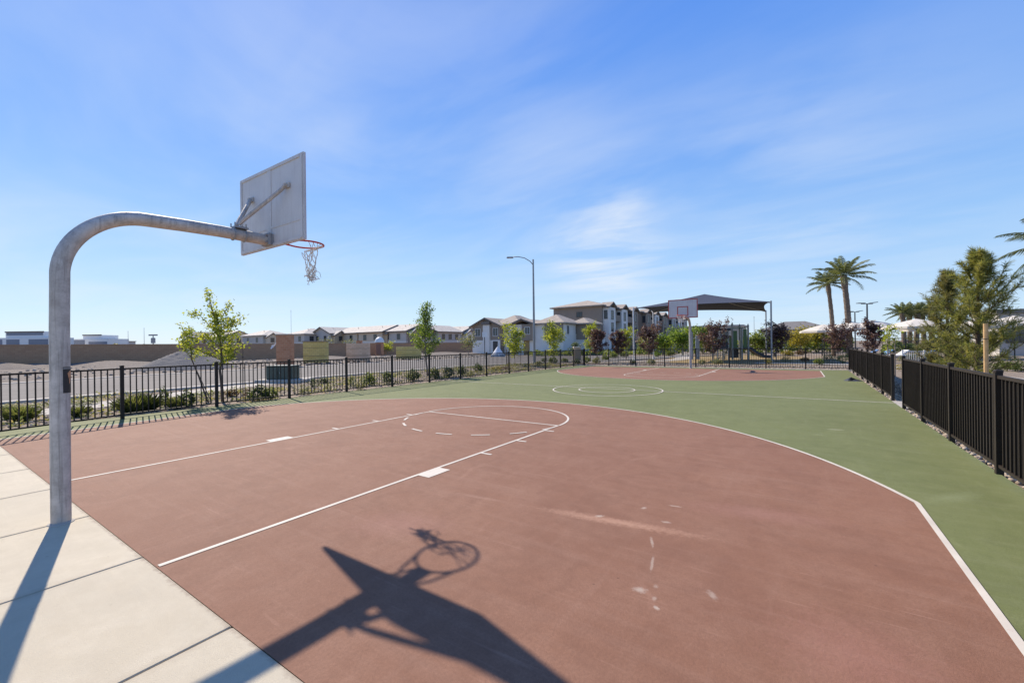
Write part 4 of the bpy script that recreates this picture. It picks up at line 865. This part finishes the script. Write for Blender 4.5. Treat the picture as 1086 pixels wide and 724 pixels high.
x,y=at(1104,44); flat_building('clubhouse','grey flat roofed building at the right edge behind the pines',x,y,8,8,4.2,STG,ROOFD,[(-2.6,2,1.8,1.4),(0,2,1.8,1.4),(2.6,2,1.8,1.4)],False)
OGLASS = simple('office_glass',(.16,.19,.25),.25,.1)
# distant offices on the left
o=thing('office_building','white distant office block with dark window bands at the left edge','building',(*at(24,210),0),YAW)
for nm,b,mt in [('wall',(-13,13,0,12,0,8.0),WHITE),('roof',(-9.5,9.5,1,11,8.01,11.0),WHITE)]:
    m=MB(); m.box(*b); obj(nm,m,mt,o)
for b in [(-9,9,.93,.997,9.2,10.5),(-8,-1.5,-.06,-.003,4.2,7.2),(3,12.6,-.06,-.003,4.2,7.2),(-12.6,-10,-.06,-.003,4.2,7.2)]:
    m=MB(); m.box(*b); obj('window',m,OGLASS,o)
m=MB(); m.box(-9.7,9.7,.75,.92,10.6,11.2); obj('parapet',m,FASC,o)
o=thing('office_building','smaller distant office block right of the hoop pole','building',(*at(94,230),0),YAW)
for nm,b,mt in [('wall',(-9,11,0,12,0,7.5),WHITE),('roof',(-4,6,1,11,7.51,9.6),WHITE)]:
    m=MB(); m.box(*b); obj(nm,m,mt,o)
for b in [(-8.6,-2,-.06,-.003,4.2,7.0),(0,10,-.06,-.003,4.6,6.0)]: m=MB(); m.box(*b); obj('window',m,OGLASS,o)
m=MB(); m.box(-4.2,6.2,.8,.99,9.3,9.9); obj('parapet',m,FASC,o)
o=thing('office_building','low long distant building at the far right of the office blocks','building',(*at(117,250),0),YAW); m=MB(); m.box(-8,6,0,10,0,6.2); obj('wall',m,STG,o); m=MB(); m.box(-8.3,6.3,-.3,10.3,6.21,6.6); obj('roof',m,FASC,o)

# block wall behind the lot
o=thing('block_wall','long brown block wall behind the bare lot','wall',(0,0,0)); wp=[(-57.2,-45),(-57.6,5),(-60.2,30),(-61.2,60),(-60.8,86.6)]
m=MB(); cap=MB()
for (x0,y0),(x1,y1) in zip(wp,wp[1:]):
    L=math.hypot(x1-x0,y1-y0); nx,ny=(y1-y0)/L,-(x1-x0)/L
    q=[(x0-nx*.1,y0-ny*.1),(x0+nx*.1,y0+ny*.1),(x1+nx*.1,y1+ny*.1),(x1-nx*.1,y1-ny*.1)]; m.prism(q,-.1,2.18); q=[(x0-nx*.15,y0-ny*.15),(x0+nx*.15,y0+ny*.15),(x1+nx*.15,y1+ny*.15),(x1-nx*.15,y1-ny*.15)]; cap.prism(q,2.185,2.27)
w=obj('wall',m,BLOCK,o); obj('coping',cap,BLOCK,o); m=MB(); m.box(-61.1,-60.4,86.7,87.4,-.1,2.45); obj('end_pier',m,BLOCK,o)

# gravel mound and earth mounds
def mound(name,label,loc,rx,ry,h,mat,seed,group=None,rot=0):
    r=np.random.default_rng(seed); n=30;k=64; vs=[];fs=[]; ph=r.uniform(0,6.28,8)
    for i in range(n+1):
        t=i/n
        for j in range(k):
            a=2*math.pi*j/k; rad=t*(1+.07*math.sin(3*a+ph[0])+.05*math.sin(5*a+ph[1])); z=h*(max(0,1-t)**.92)*(1+.05*math.sin(7*a+ph[2])*t)+h*.022*r.normal()*(1-t)*(t>.03)
            if t<.1: z-=h*.03*(1-t*10)
            vs.append((rx*rad*math.cos(a),ry*rad*math.sin(a),z))
    for i in range(n):
        for j in range(k): fs.append((i*k+j,i*k+(j+1)%k,(i+1)*k+(j+1)%k,(i+1)*k+j))
    m=MB(); m.add(vs,fs); o=obj(name,m,mat,None,True); o.location=(loc[0],loc[1],-.05); o.rotation_euler=(0,0,rot); return tag(o,label,'mound',group)
x,y=at(200,36.5); mound('gravel_mound','conical grey gravel heap in front of the brown wall',(x,y),3.7,3.4,1.78,GRAVELM,4)
for i,(u,d,rx,ry,h,lab) in enumerate([(3,40,4.2,3.0,.65,'low dirt mound at the left edge below the wall'),(38,42,3.6,2.4,.45,'low dirt mound left of the hoop pole below the wall'),(120,46,8,3.5,.55,'long pale dirt mound right of the hoop pole'),(150,40,5.5,2.4,.42,'flat dirt mound left of the gravel heap'),(350,58,6,3.0,.5,'low dirt mound between tan and pink pallets'),(470,75,10,3,.6,'long pale dirt mound before the end of the wall')]):
    x,y=at(u,d); mound('dirt_mound',lab,(x,y),rx,ry,h,LOT,20+i,'dirt mounds on the bare lot',YAW)

# masonry sample stacks and other small things on the lot
def stack(name,label,cat,u,d,w,h,mat,cap=True,pallet=True,group=None,capm=None):
    x,y=at(u,d); o=thing(name,label,cat,(x,y,-.04),YAW,group)
    m=MB(); m.box(-w/2,w/2,-.3,.3,.14 if pallet else 0,h,.02); b=obj('block_stack' if pallet else 'pillar',m,mat,o)
    if pallet:
        m=MB()
        for xx in (-w/2,-.05,w/2-.1): m.box(xx,xx+.1,-.3,.3,0,.1)
        m.box(-w/2,w/2,-.32,.32,.101,.138); obj('pallet',m,STAKE,o)
        m=MB()
        for zz in (h*.35,h*.72): m.box(-w/2-.012,w/2+.012,-.312,.312,zz,zz+.03)
        obj('strap',m,FASC,o)
    if cap: m=MB(); m.box(-w/2-.05,w/2+.05,-.36,.36,h+.002,h+.09,.02); obj('cap',m,capm or STB,o)
    return o
MS='masonry stacks on the bare lot'
stack('brick_pillar','red brick pillar with a pale cap behind the transformer','pillar',302.5,39,1.36,2.85,BRICK,True,False,MS)
m=MB(); m.box(0.69,.80,-.28,.28,0,2.8); 
stack('block_pallet','tan block stack under a dark cap right of the brick pillar','pallet',335,44,2.4,2.25,PANY,True,True,MS,FASC)
stack('block_pallet','pinkish block stack with reddish tiles on top','pallet',380,47,2.45,2.05,PANP,False,True,MS)
stack('block_pallet','low yellow block stack left of the slender green tree','pallet',433.5,54,3.1,1.62,PANY,False,True,MS)
x,y=at(381,47); o=thing('tile_stack','small heap of reddish roof tiles on the pinkish block stack','tiles',(x,y,2.012),YAW); m=MB()
for k in range(6): m.box(-.28+.02*(k%2),.24+.03*(k%3),-.2,.2,.052*k,.052*k+.046)
obj('tiles',m,BRICK,o)
x,y=at(291,38.8); m=MB(); zz=zat(291,366,38.8)
vs=[];fs=[]
for i in range(6):
    for j in range(4): t=i/5; s=j/3-.5; vs.append((.55*t-.3+.03*math.sin(9*s+i),.06*math.sin(5*t+3*s)+.05*s,.45*t-.22+s*(.34-.26*t)+.03*math.cos(7*t)))
for i in range(5):
    for j in range(3): k=i*4+j; fs.append((k,k+1,k+5,k+4))
m.add(vs,fs); o=obj('plastic_sheet',m,WFAB); o.location=(x,y,zz); o.rotation_euler=(0,0,YAW); md=o.modifiers.new('thick','SOLIDIFY'); md.thickness=.012; tag(o,'torn white plastic sheet caught on the left side of the brick pillar','plastic sheet')
# portable toilet
x,y=at(402.5,78); o=thing('portable_toilet','reddish portable toilet with a white domed roof behind the wall','toilet',(x,y,0),YAW)
m=MB(); m.box(-.6,.6,-.6,.6,0,2.35,.05); obj('cabin',m,BRICK,o); m=MB(); m.box(-.42,.42,-.64,-.605,.2,2.1); obj('door',m,simple('toilet_door',(.25,.12,.08),.6),o)
m=MB(); 
for i in range(6): a=i/6*math.pi/2; b=(i+1)/6*math.pi/2; m.tube([(0,0,2.36+1.0*math.sin(a)),(0,0,2.36+1.0*math.sin(b))],[.85*math.cos(a),.85*math.cos(b)+.001],16,i==0)
obj('roof',m,WHITE,o)
# white cone
x,y=at(528,62); o=thing('covered_umbrella','white tarp cone with its blue grey shadow built as a solid base at the street corner','umbrella',(x,y,0)); hh=zat(528,367,62)
m=MB(); m.tube([(0,0,.25),(0,0,hh*.45),(0,0,hh*.8),(0,0,hh)],[.9,.62,.26,.03],12); obj('tarp',m,WFAB,o,True,50); m=MB(); m.box(-.75,.75,-.75,.75,-.05,.26,.03); obj('base',m,PLB,o)  # base block carries the blue grey shade under the tarp as its colour
# transformer
x,y=at(300,20.9); o=thing('transformer_box','dark green utility transformer on a concrete pad beside the street','transformer',(x,y,.03),YAW)
m=MB(); m.box(-.62,.62,-.40,.40,.105,.72,.02); cab=obj('cabinet',m,TXG,o); m=MB(); m.box(-.66,.66,-.44,.44,.722,.775,.02); obj('lid',m,TXG,o); m=MB(); m.box(-1.05,1.25,-.65,.65,-.1,.103,.015); obj('pad',m,KERB,o)
for s in (-1,1): m=MB(); m.box(s*.31-.28,s*.31+.28,-.425,-.402,.16,.68); d=obj('door',m,TXG,cab); m=MB(); m.tube([(s*.06,-.44,.38),(s*.06,-.44,.48)],.012,6); obj('handle',m,GREYM,d)

# ------------------------------------------------------------------ street furniture
x,y=at(566.5,37); hL=zat(566,275,37); o=thing('street_lamp','tall grey street lamp with a single curved arm','street lamp',(x,y,0),YAW)
m=MB(); m.tube([(0,0,0),(0,0,hL*.5),(0,0,hL)],[.115,.09,.065],12); obj('pole',m,GREYM,o,True,40)
m=MB(); m.tube([(0,0,hL-.5),(-.25,0,hL-.18),(-.75,0,hL+.13),(-1.3,0,hL+.24),(-1.75,0,hL+.22)],.035,8); arm=obj('arm',m,GREYM,o,True)
m=MB(); m.box(-2.3,-1.72,-.11,.11,hL+.13,hL+.24,.03); h=obj('lamp_head',m,GREYM,arm); m=MB(); m.box(-2.24,-1.86,-.08,.08,hL+.112,hL+.128); obj('lens',m,WFR,h)
m=MB(); m.box(-.2,.2,-.2,.2,-.05,.12,.03); obj('base',m,KERB,o)
for u,d,vt,lab in [(920,60,322.5,'taller twin-head parking light right of the palms'),(907,80,331,'shorter twin-head parking light beside the taller one')]:
    x,y=at(u,d); h=zat(u,vt,d); o=thing('parking_light',lab,'light pole',(x,y,0),YAW+.1,'twin-head parking lights'); m=MB(); m.tube([(0,0,0),(0,0,h)],[.12,.09],8); obj('pole',m,DKM,o,True,40)
    m=MB(); m.box(-.9,.9,-.05,.05,h+.002,h+.09); obj('arm',m,DKM,o)
    for s in (-1,1):
        m=MB(); m.slabquad([(s*.45,-.25,h+.18),(s*1.45,-.25,h+.18+.14*max(s,0)),(s*1.45,.25,h+.18+.14*max(s,0)),(s*.45,.25,h+.18)],.085); obj('lamp_head',m,DKM,o)
# far masts
for u,d,vt,r,lab in [(309,60,331,.03,'thin tall mast behind the brick pillar'),(136,150,352,.09,'shorter thin mast left of the distant cross-armed mast'),(153,150,348.5,.09,'taller thin mast left of the distant cross-armed mast'),(800,95,337,.07,'thin mast seen between the play tower and the canopy posts')]:
    x,y=at(u,d); h=zat(u,vt,d); o=thing('mast',lab,'mast',(x,y,0),0,'thin distant masts'); m=MB(); m.tube([(0,0,0),(0,0,h)],[r,r*.5],6); obj('pole',m,GREYM,o,True,40); m=MB(); m.tube([(0,0,h+.001),(0,0,h+.3)],r*.8,6); obj('tip',m,GREYM,o)
x,y=at(162.5,150); h=zat(162,356,150); o=thing('mast','distant mast with a cross arm above the block wall','mast',(x,y,0),YAW); m=MB(); m.tube([(0,0,0),(0,0,h)],[.22,.15],8); obj('pole',m,GREYM,o); m=MB(); m.box(-1.5,1.5,-.15,.15,h+.002,h+.5); obj('cross_arm',m,GREYM,o); m=MB(); m.box(-.75,.75,-.3,.3,h-2.6,h-.7,.2); obj('equipment_drum',m,GREYM,o)
x,y=at(514,52); o=thing('street_sign','small blank white sign on a dark post near the wall end','sign',(x,y,0),YAW); h=zat(514,352,52); m=MB(); m.tube([(0,0,0),(0,0,h)],.05,8); obj('post',m,DKM,o); m=MB(); m.box(-.28,.28,-.09,-.052,h-.62,h); obj('sign_plate',m,WHITE,o)
x,y=at(612,46); o=thing('stone_bollard','brown stone post behind the far left corner of the court','post',(x,y,0),YAW); m=MB(); m.box(-.35,.35,-.35,.35,-.05,1.25,.03); obj('shaft',m,STN,o); m=MB(); m.box(-.42,.42,-.42,.42,1.252,1.36,.03); obj('cap',m,STB,o)
# bag on the court
m=MB(); vs=[];fs=[]; r2=np.random.default_rng(9)
for i in range(9):
    t=i/8
    for j in range(20):
        a=2*math.pi*j/20; q=(math.sin(math.pi*min(1,.5+.5*t))**.6)*(1+.12*math.sin(3*a+4*t)+.06*r2.normal()); vs.append((.34*q*math.cos(a),.22*q*math.sin(a)+.10*t,.085*t*t*(1+.7*math.sin(a))+.015*math.sin(4*a)*t))
for i in range(8):
    for j in range(20): fs.append((i*20+j,i*20+(j+1)%20,(i+1)*20+(j+1)%20,(i+1)*20+j))
fs.append(tuple(160+j for j in range(20))); m.add(vs,fs); o=obj('cloth_bag',m,DKM,None,True); o.location=(7.82,21.4,.002); o.rotation_euler=(0,0,.6); tag(o,'dark grey bag slumped on the green court against the right fence','bag')

# ------------------------------------------------------------------ shade canopy and playground
NL,NR,FR_,FL=[np.array([*q,4.9]) for q in ((-6.76,37.9),(4.11,39.3),(3.1,51.2),(-6.7,44.2))]
pk=np.array([-1.6,43.6,6.35]); o=thing('shade_canopy','large grey fabric shade canopy on four posts over the playground','canopy',(0,0,0))
m=MB(); N=16
for A,B in ((NL,NR),(NR,FR_),(FR_,FL),(FL,NL)):
    vs=[];fs=[]
    mid=(pk+ (A+B)/2)/2
    for i in range(N+1):
        t=i/N; e=A*(1-t)+B*t; s=4*t*(1-t); e=e+(pk-e)*.055*s+np.array([0,0,.06*s])
        for j in range(N+1): w=j/N; p=e*(1-w)+pk*w; p=p-np.array([0,0,.12*math.sin(math.pi*w)*(.6+.4*s)]); vs.append(p)
    for i in range(N):
        for j in range(N): k=i*(N+1)+j; fs.append((k,k+N+1,k+N+2,k+1))
    m.add(vs,fs)
c=obj('fabric',m,SAIL,o,False); md=c.modifiers.new('thick','SOLIDIFY'); md.thickness=.012
for q in (NL,NR,FR_,FL): m=MB(); m.tube([(q[0],q[1],-.05),(q[0],q[1],4.98)],.062,12); m.tube([(q[0],q[1],-.05),(q[0],q[1],.25)],.11,12); obj('post',m,WHITE if q[0]<0 else GREYM,o,True,40)
m=MB()
for q in (NL,NR,FR_,FL): m.tube([q+(0,0,-.06),(q*.5+pk*.5)-(0,0,.20),pk-(0,0,.08)],.05,8)
obj('ridge_pipe',m,GREYM,o,True,40)
x,y=at(781,41); o=thing('play_tower','green play tower with pointed posts and a dark slide under the canopy','playground',(x,y,-.02),YAW)
for (a,b,h) in [(-.75,-.7,3.3),(.75,-.7,3.15),(-.75,.8,3.2),(.75,.8,3.2),(.12,-.75,2.75)]: m=MB(); m.tube([(a,b,0),(a,b,h)],.085,10); m.tube([(a,b,h),(a,b,h+.28)],[.11,.01],10); obj('post',m,PLT,o,True,40)
m=MB(); m.box(-.8,.8,-.75,.85,1.05,1.13); obj('deck',m,PLD,o)
for b in [(-.68,-.30,-.73,-.69,1.14,2.75),(.28,.62,-.73,-.69,1.14,2.9),(.71,.75,-.5,.1,1.14,2.8),(-.77,-.73,-.4,.5,1.14,2.2),(-.3,.3,.78,.82,1.14,2.3)]: m=MB(); m.box(*b,.01); obj('panel',m,PLG,o)
m=MB(); m.slabquad([(-.78,-.72,3.0),(-.1,-.72,3.12),(-.1,.8,3.12),(-.78,.8,3.0)],.04); m.slabquad([(.15,-.72,2.98),(.78,-.72,3.1),(.78,.8,3.1),(.15,.8,2.98)],.04); obj('roof',m,PLG,o)
m=MB(); sl=[(.8,0,1.12),(1.3,-.05,.95),(1.9,-.1,.5),(2.5,-.15,.2),(3.0,-.15,.15)]; 
for (a,b) in zip(sl,sl[1:]): m.slabquad([(a[0],a[1]-.3,a[2]),(b[0],b[1]-.3,b[2]),(b[0],b[1]+.3,b[2]),(a[0],a[1]+.3,a[2])],.05); m.slabquad([(a[0],a[1]-.36,a[2]+.2),(b[0],b[1]-.36,b[2]+.2),(b[0],b[1]-.3,b[2]+.2),(a[0],a[1]-.3,a[2]+.2)],.25); m.slabquad([(a[0],a[1]+.3,a[2]+.2),(b[0],b[1]+.3,b[2]+.2),(b[0],b[1]+.36,b[2]+.2),(a[0],a[1]+.36,a[2]+.2)],.25)
obj('slide',m,PLD,o)
m=MB()
for k in range(5): m.box(-1.5,-1.42,-.5,.5,.1,.14); m.tube([(-1.5+.14*k,-.35,.2+.2*k),(-1.5+.14*k,.35,.2+.2*k)],.03,8)
m.tube([(-1.6,-.35,0),(-.85,-.35,1.15)],.035,8); m.tube([(-1.6,.35,0),(-.85,.35,1.15)],.035,8); obj('ladder',m,PLT,o,True,40)
m=MB(); m.box(-.35,.35,.2,.7,.15,.95,.05); m.tube([(-.15,.2,.6),(-.15,.1,.6)],.12,12); m.tube([(.2,.2,.6),(.2,.1,.6)],.12,12); obj('play_panel',m,PLD,o)
x,y=at(764,40); o=thing('play_gazebo','small dark roofed climbing frame left of the play tower','playground',(x,y,-.02),YAW)
for a in (-.5,.5):
    for b in (-.5,.5): m=MB(); m.tube([(a,b,0),(a,b,2.75)],.06,8); obj('post',m,PLT,o,True,40)
m=MB(); m.box(-.7,.7,-.7,.7,2.752,2.95,.06); obj('roof',m,PLD,o); m=MB(); m.box(-.5,.5,-.5,.5,1.0,1.07); m.box(-.45,.45,-.53,-.50,1.1,1.7); obj('deck',m,PLD,o)
x,y=at(736,43); o=thing('play_totem','pale blue upright climbing panels right of the far hoop pole','playground',(x,y,-.02),YAW)
for a,h in ((-.3,2.75),(.35,2.35)): m=MB(); m.box(a-.2,a+.2,-.05,.05,0,h,.03); obj('panel',m,PLB,o)
m=MB(); m.tube([(-.3,.09,2.2),(.35,.09,2.0)],.04,8); m.tube([(-.3,.09,1.0),(.35,.09,1.0)],.04,8); obj('rail',m,PLT,o,True)
x,y=at(815,47); o=thing('play_bench','low dark bench under the right end of the canopy','bench',(x,y,-.02),YAW); m=MB(); m.box(-.8,.8,-.2,.2,.42,.48); obj('seat',m,PLD,o)
for s in (-.65,.65): m=MB(); m.box(s-.04,s+.04,-.18,.18,0,.418); obj('leg',m,PLD,o)

# ------------------------------------------------------------------ pool area on the right
UG='cream pool umbrellas'
def umbrella(label,u,d,w,vt,rz):
    x,y=at(u,d); h=zat(u,vt,d); o=thing('pool_umbrella',label,'umbrella',(x,y,-.04),rz,UG); m=MB(); m.tube([(0,0,0),(0,0,h-.05)],.045,10); obj('pole',m,DKM,o,True,40)
    m=MB(); k=8; vs=[(0,0,h)]
    for i in range(k):
        a=2*math.pi*(i+.5)/k; vs.append((w*.55*math.cos(a),w*.55*math.sin(a),h-.33))
    for i in range(k):
        a=2*math.pi*(i+.5)/k; vs.append((w*math.cos(a),w*math.sin(a),h-.72))
    for i in range(k):
        a=2*math.pi*(i+.5)/k; vs.append((w*1.0*math.cos(a),w*1.0*math.sin(a),h-.92))
    fs=[(0,1+i,1+(i+1)%k) for i in range(k)]+[(1+i,9+i,9+(i+1)%k,1+(i+1)%k) for i in range(k)]+[(9+i,17+i,17+(i+1)%k,9+(i+1)%k) for i in range(k)]
    m.add(vs,fs); c=obj('canopy',m,CREAM,o); md=c.modifiers.new('thick','SOLIDIFY'); md.thickness=.01
    m=MB()
    for i in range(k): a=2*math.pi*(i+.5)/k; m.tube([(0,0,h-.08),(w*.55*math.cos(a),w*.55*math.sin(a),h-.37),(w*.97*math.cos(a),w*.97*math.sin(a),h-.75)],.015,5)
    obj('rib',m,DKM,o); return o
umbrella('leftmost cream umbrella, below the two palms',874,47,2.35,343.5,.1); umbrella('cream umbrella behind the purple tree and palm trunks',903,45,2.35,340.5,.4); umbrella('cream umbrella left of the staked sapling',925,44,2.25,339,.2)
umbrella('widest cream umbrella, between sapling and pines',972,38,2.5,337.5,.0); umbrella('cream umbrella behind the widest one',990,44,2.6,341,.3); umbrella('cream umbrella half hidden behind the pines',1040,36,2.0,337,.3); umbrella('cream umbrella at the right edge behind the pines',1076,36,2.0,334,.2)
def bars(label,p0,p1,h,mat,cat='fence',step=.13,posts=2.4,name='pool_fence'):
    o=thing(name,label,cat,(p0[0],p0[1],-.04),math.atan2(p1[1]-p0[1],p1[0]-p0[0])); L=math.hypot(p1[0]-p0[0],p1[1]-p0[1]); m=MB()
    k=int(L/step)
    for i in range(k): m.box(i*step-.01,i*step+.01,-.01,.01,.12,h-.12)
    m.box(0,L,-.02,.02,h-.118,h-.07); m.box(0,L,-.02,.02,.07,.118); obj('picket_panel',m,mat,o)
    for x in np.arange(0,L+.01,posts): m=MB(); m.box(x-.04,x+.04,-.045,.045,-.05,h); obj('post',m,mat,o)
    return o
bars('dark tall pool fence behind the cream umbrellas',at(872,50),at(1030,42),2.0,DKM); 
bars('low white rail fence in front of the pool',at(957,30),at(989,29.4),1.0,WHITE,step=.10,posts=1.2,name='rail_fence')
def lounger(label,u,d,rz,cm):
    x,y=at(u,d); o=thing('pool_lounger',label,'lounger',(x,y,-.04),rz,'pool loungers'); m=MB(); m.box(-.95,.35,-.33,.33,.34,.42,.02); obj('seat',m,cm,o); m=MB(); m.slabquad([(.35,-.33,.42),(1.0,-.33,.85),(1.0,.33,.85),(.35,.33,.42)],.08); obj('backrest',m,cm,o)
    for a in (-.85,.3):
        for b in (-.28,.28): m=MB(); m.box(a-.025,a+.025,b-.025,b+.025,0,.338); obj('leg',m,WHITE,o)
    return o
lounger('blue pool lounger left of the staked sapling',916,40,.3,BLUE); lounger('blue pool lounger below the umbrella beside the sapling',932,39,.5,BLUE); lounger('blue pool lounger below the widest umbrella',974,36,.2,BLUE); lounger('white pool lounger left of the widest umbrella',947,37,.4,WHITE)
# background tree masses that read as one band
def far_band(label,u0,u1,d,v_top,n,leaf,size,seed):
    r=np.random.default_rng(seed); u=r.uniform(u0,u1,n); dd=d+r.uniform(-3,3,n); top=np.array([zat(a,v_top,b) for a,b in zip(u,dd)])*(.62+.38*np.abs(np.sin(u*.21+seed))*np.abs(np.sin(u*.083+1))); z=r.uniform(0,1,n)**.7*top; C=np.array([[*at(a,b),c] for a,b,c in zip(u,dd,z)])
    V,Fc=leaf_quads(C,size,seed); o=link('hedge_band',mesh_np('hedge_band',V,Fc),leaf); o['kind']='stuff'; o['label']=label; return o
far_band('dark hedge and trees behind the playground',676,905,66,355,4200,LF_GR,.55,3)
far_band('low far greenery above the block wall on the left',112,215,170,364,1500,LF_SG,.8,4)
far_band('green hedge behind the pool',935,1086,58,362,2400,LF_DK,.5,6)
far_band('green shrubs at the foot of the townhouses',560,690,64,371,2000,LF_GR,.4,8)

# ------------------------------------------------------------------ sky, sun, camera
SUN_EL, SUN_DIR = R(40.3), np.array([-3.6,.96,0.0]); SUN_DIR/=np.linalg.norm(SUN_DIR); sv=Vector((SUN_DIR[0]*math.cos(SUN_EL),SUN_DIR[1]*math.cos(SUN_EL),math.sin(SUN_EL)))
w=bpy.data.worlds.new('World'); S.world=w; w.use_nodes=True; nt=w.node_tree; nt.nodes.clear()
def wn(t,**k):
    x=nt.nodes.new(t)
    for a,b in k.items(): setattr(x,a,b)
    return x
SKYK=5.6
out=wn('ShaderNodeOutputWorld'); bg=wn('ShaderNodeBackground'); bg.inputs[1].default_value=.13
sky=wn('ShaderNodeTexSky',sky_type='NISHITA'); sky.sun_disc=False; sky.sun_elevation=SUN_EL; sky.sun_rotation=math.atan2(sv.x,sv.y); sky.air_density=1.0; sky.dust_density=.2; sky.ozone_density=2.0
tc=wn('ShaderNodeTexCoord'); sp=wn('ShaderNodeSeparateXYZ'); nt.links.new(tc.outputs['Generated'],sp.inputs[0])
def wm(op,a,b=None,c=None):
    x=wn('ShaderNodeMath',operation=op)
    for i,v in enumerate((a,b,c)):
        if v is None: continue
        if hasattr(v,'is_output'): nt.links.new(v,x.inputs[i])
        else: x.inputs[i].default_value=v
    return x.outputs[0]
def mr(f,a,b,lo=0,hi=1,smooth=True):
    x=wn('ShaderNodeMapRange',interpolation_type='SMOOTHSTEP' if smooth else 'LINEAR'); x.inputs[1].default_value=a;x.inputs[2].default_value=b;x.inputs[3].default_value=lo;x.inputs[4].default_value=hi; nt.links.new(f,x.inputs[0]); return x.outputs[0]
zc=wm('MAXIMUM',wm('ADD',sp.outputs[2],.06),.02); px=wm('DIVIDE',sp.outputs[0],zc); py=wm('DIVIDE',sp.outputs[1],zc); cb=wn('ShaderNodeCombineXYZ'); nt.links.new(px,cb.inputs[0]); nt.links.new(py,cb.inputs[1])
def cloud(scale,rot,st,detail,dist,loc=(0,0,0)):
    mp=wn('ShaderNodeMapping'); mp.inputs['Rotation'].default_value=(0,0,rot); mp.inputs['Scale'].default_value=(scale,scale*st,1); mp.inputs['Location'].default_value=loc; nt.links.new(cb.outputs[0],mp.inputs[0]); n_=wn('ShaderNodeTexNoise'); n_.inputs['Scale'].default_value=1; n_.inputs['Detail'].default_value=detail; n_.inputs['Roughness'].default_value=.52; n_.inputs['Distortion'].default_value=dist; nt.links.new(mp.outputs[0],n_.inputs['Vector']); return n_.outputs['Fac']
n1=cloud(.55,1.0,1.9,8,.6,(3.1,1.7,0)); n2=cloud(1.5,1.15,2.4,8,.8,(7.0,2.0,0)); nn_=wm('ADD',wm('MULTIPLY',n1,.65),wm('MULTIPLY',n2,.35)); wisp=mr(nn_,.40,.66); veil=mr(n1,.30,.75)
def patch(az,el,size,k,streak):
    d=(math.cos(el)*math.cos(az),math.cos(el)*math.sin(az),math.sin(el)); v=wn('ShaderNodeVectorMath',operation='DOT_PRODUCT'); nrm=wn('ShaderNodeVectorMath',operation='NORMALIZE'); nt.links.new(tc.outputs['Generated'],nrm.inputs[0]); nt.links.new(nrm.outputs[0],v.inputs[0]); v.inputs[1].default_value=d
    return wm('MULTIPLY',wm('MULTIPLY',mr(v.outputs['Value'],math.cos(size),1.0),streak),k)
FWA=math.atan2(FW[1],FW[0])
def skyat(u,v): 
    az=FWA-math.atan((u-543)/F_); return az, math.atan((Y0-v)/math.hypot(F_,u-543))
cl=wm('MULTIPLY',veil,.07)
for (u,v,sz,k,st) in [(642,266,.16,.42,wisp),(600,245,.30,.22,veil),(130,150,.60,.09,veil),(60,120,.5,.07,veil),(430,105,.45,.12,wisp),(500,90,.50,.08,veil),(760,100,.45,.05,wisp),(900,215,.35,.10,wisp),(760,265,.40,.16,veil),(250,250,.45,.12,veil)]: cl=wm('ADD',cl,patch(*skyat(u,v),sz,k,st))
cl=wm('MINIMUM',cl,.75)
def wmix(f,A,B,mode='MIX'):
    x=wn('ShaderNodeMix',data_type='RGBA',blend_type=mode)
    for s,v in ((x.inputs[0],f),(x.inputs[6],A),(x.inputs[7],B)):
        if hasattr(v,'is_output'): nt.links.new(v,s)
        elif isinstance(v,(int,float)): s.default_value=v
        else: s.default_value=(*v,1)
    return x.outputs[2]
el=mr(sp.outputs[2],-.02,1.0,0,1,False); cr=wn('ShaderNodeValToRGB'); nt.links.new(el,cr.inputs[0]); E=cr.color_ramp.elements
E[0].position=0;E[0].color=(.66,.83,1.0,1);E[1].position=1;E[1].color=(.045,.15,.52,1)
for p_,c in ((.073,(.56,.77,1.0)),(.207,(.35,.61,1.0)),(.377,(.185,.43,.97)),(.60,(.10,.31,.93))): E.new(p_).color=(*c,1)
grad=wmix(1.0,cr.outputs[0],(SKYK,SKYK,SKYK),'MULTIPLY')
tint=wmix(.86,sky.outputs[0],grad); skyc=wmix(cl,tint,(SKYK*.86,SKYK*.92,SKYK*1.0)); nt.links.new(skyc,bg.inputs[0]); nt.links.new(bg.outputs[0],out.inputs[0])
L=bpy.data.lights.new('sun','SUN'); L.energy=5.0; L.angle=R(.53); L.color=(1,.885,.75); so=bpy.data.objects.new('sun',L); COL.objects.link(so); so.rotation_euler=sv.to_track_quat('Z','Y').to_euler(); so.location=(-30,10,40)
cam=bpy.data.cameras.new('camera'); co=bpy.data.objects.new('camera',cam); COL.objects.link(co); S.camera=co
cam.sensor_width=36; cam.sensor_fit='HORIZONTAL'; cam.lens=F_/1086*36; cam.shift_y=(Y0-362)/1086; cam.clip_start=.05; cam.clip_end=8000
r3=Vector((RT[0],RT[1],0)); z3=Vector((0,0,1)); f3=Vector((FW[0],FW[1],0)); X=r3*math.cos(ROLL)+z3*math.sin(ROLL); Yv=z3*math.cos(ROLL)-r3*math.sin(ROLL)
co.matrix_world=Matrix(((X.x,Yv.x,-f3.x,CX),(X.y,Yv.y,-f3.y,CY),(X.z,Yv.z,-f3.z,CH),(0,0,0,1)))
vs_=S.view_settings; vs_.view_transform='Standard'; vs_.look='None'; vs_.gamma=1; vs_.use_curve_mapping=False; vs_.exposure=0.42
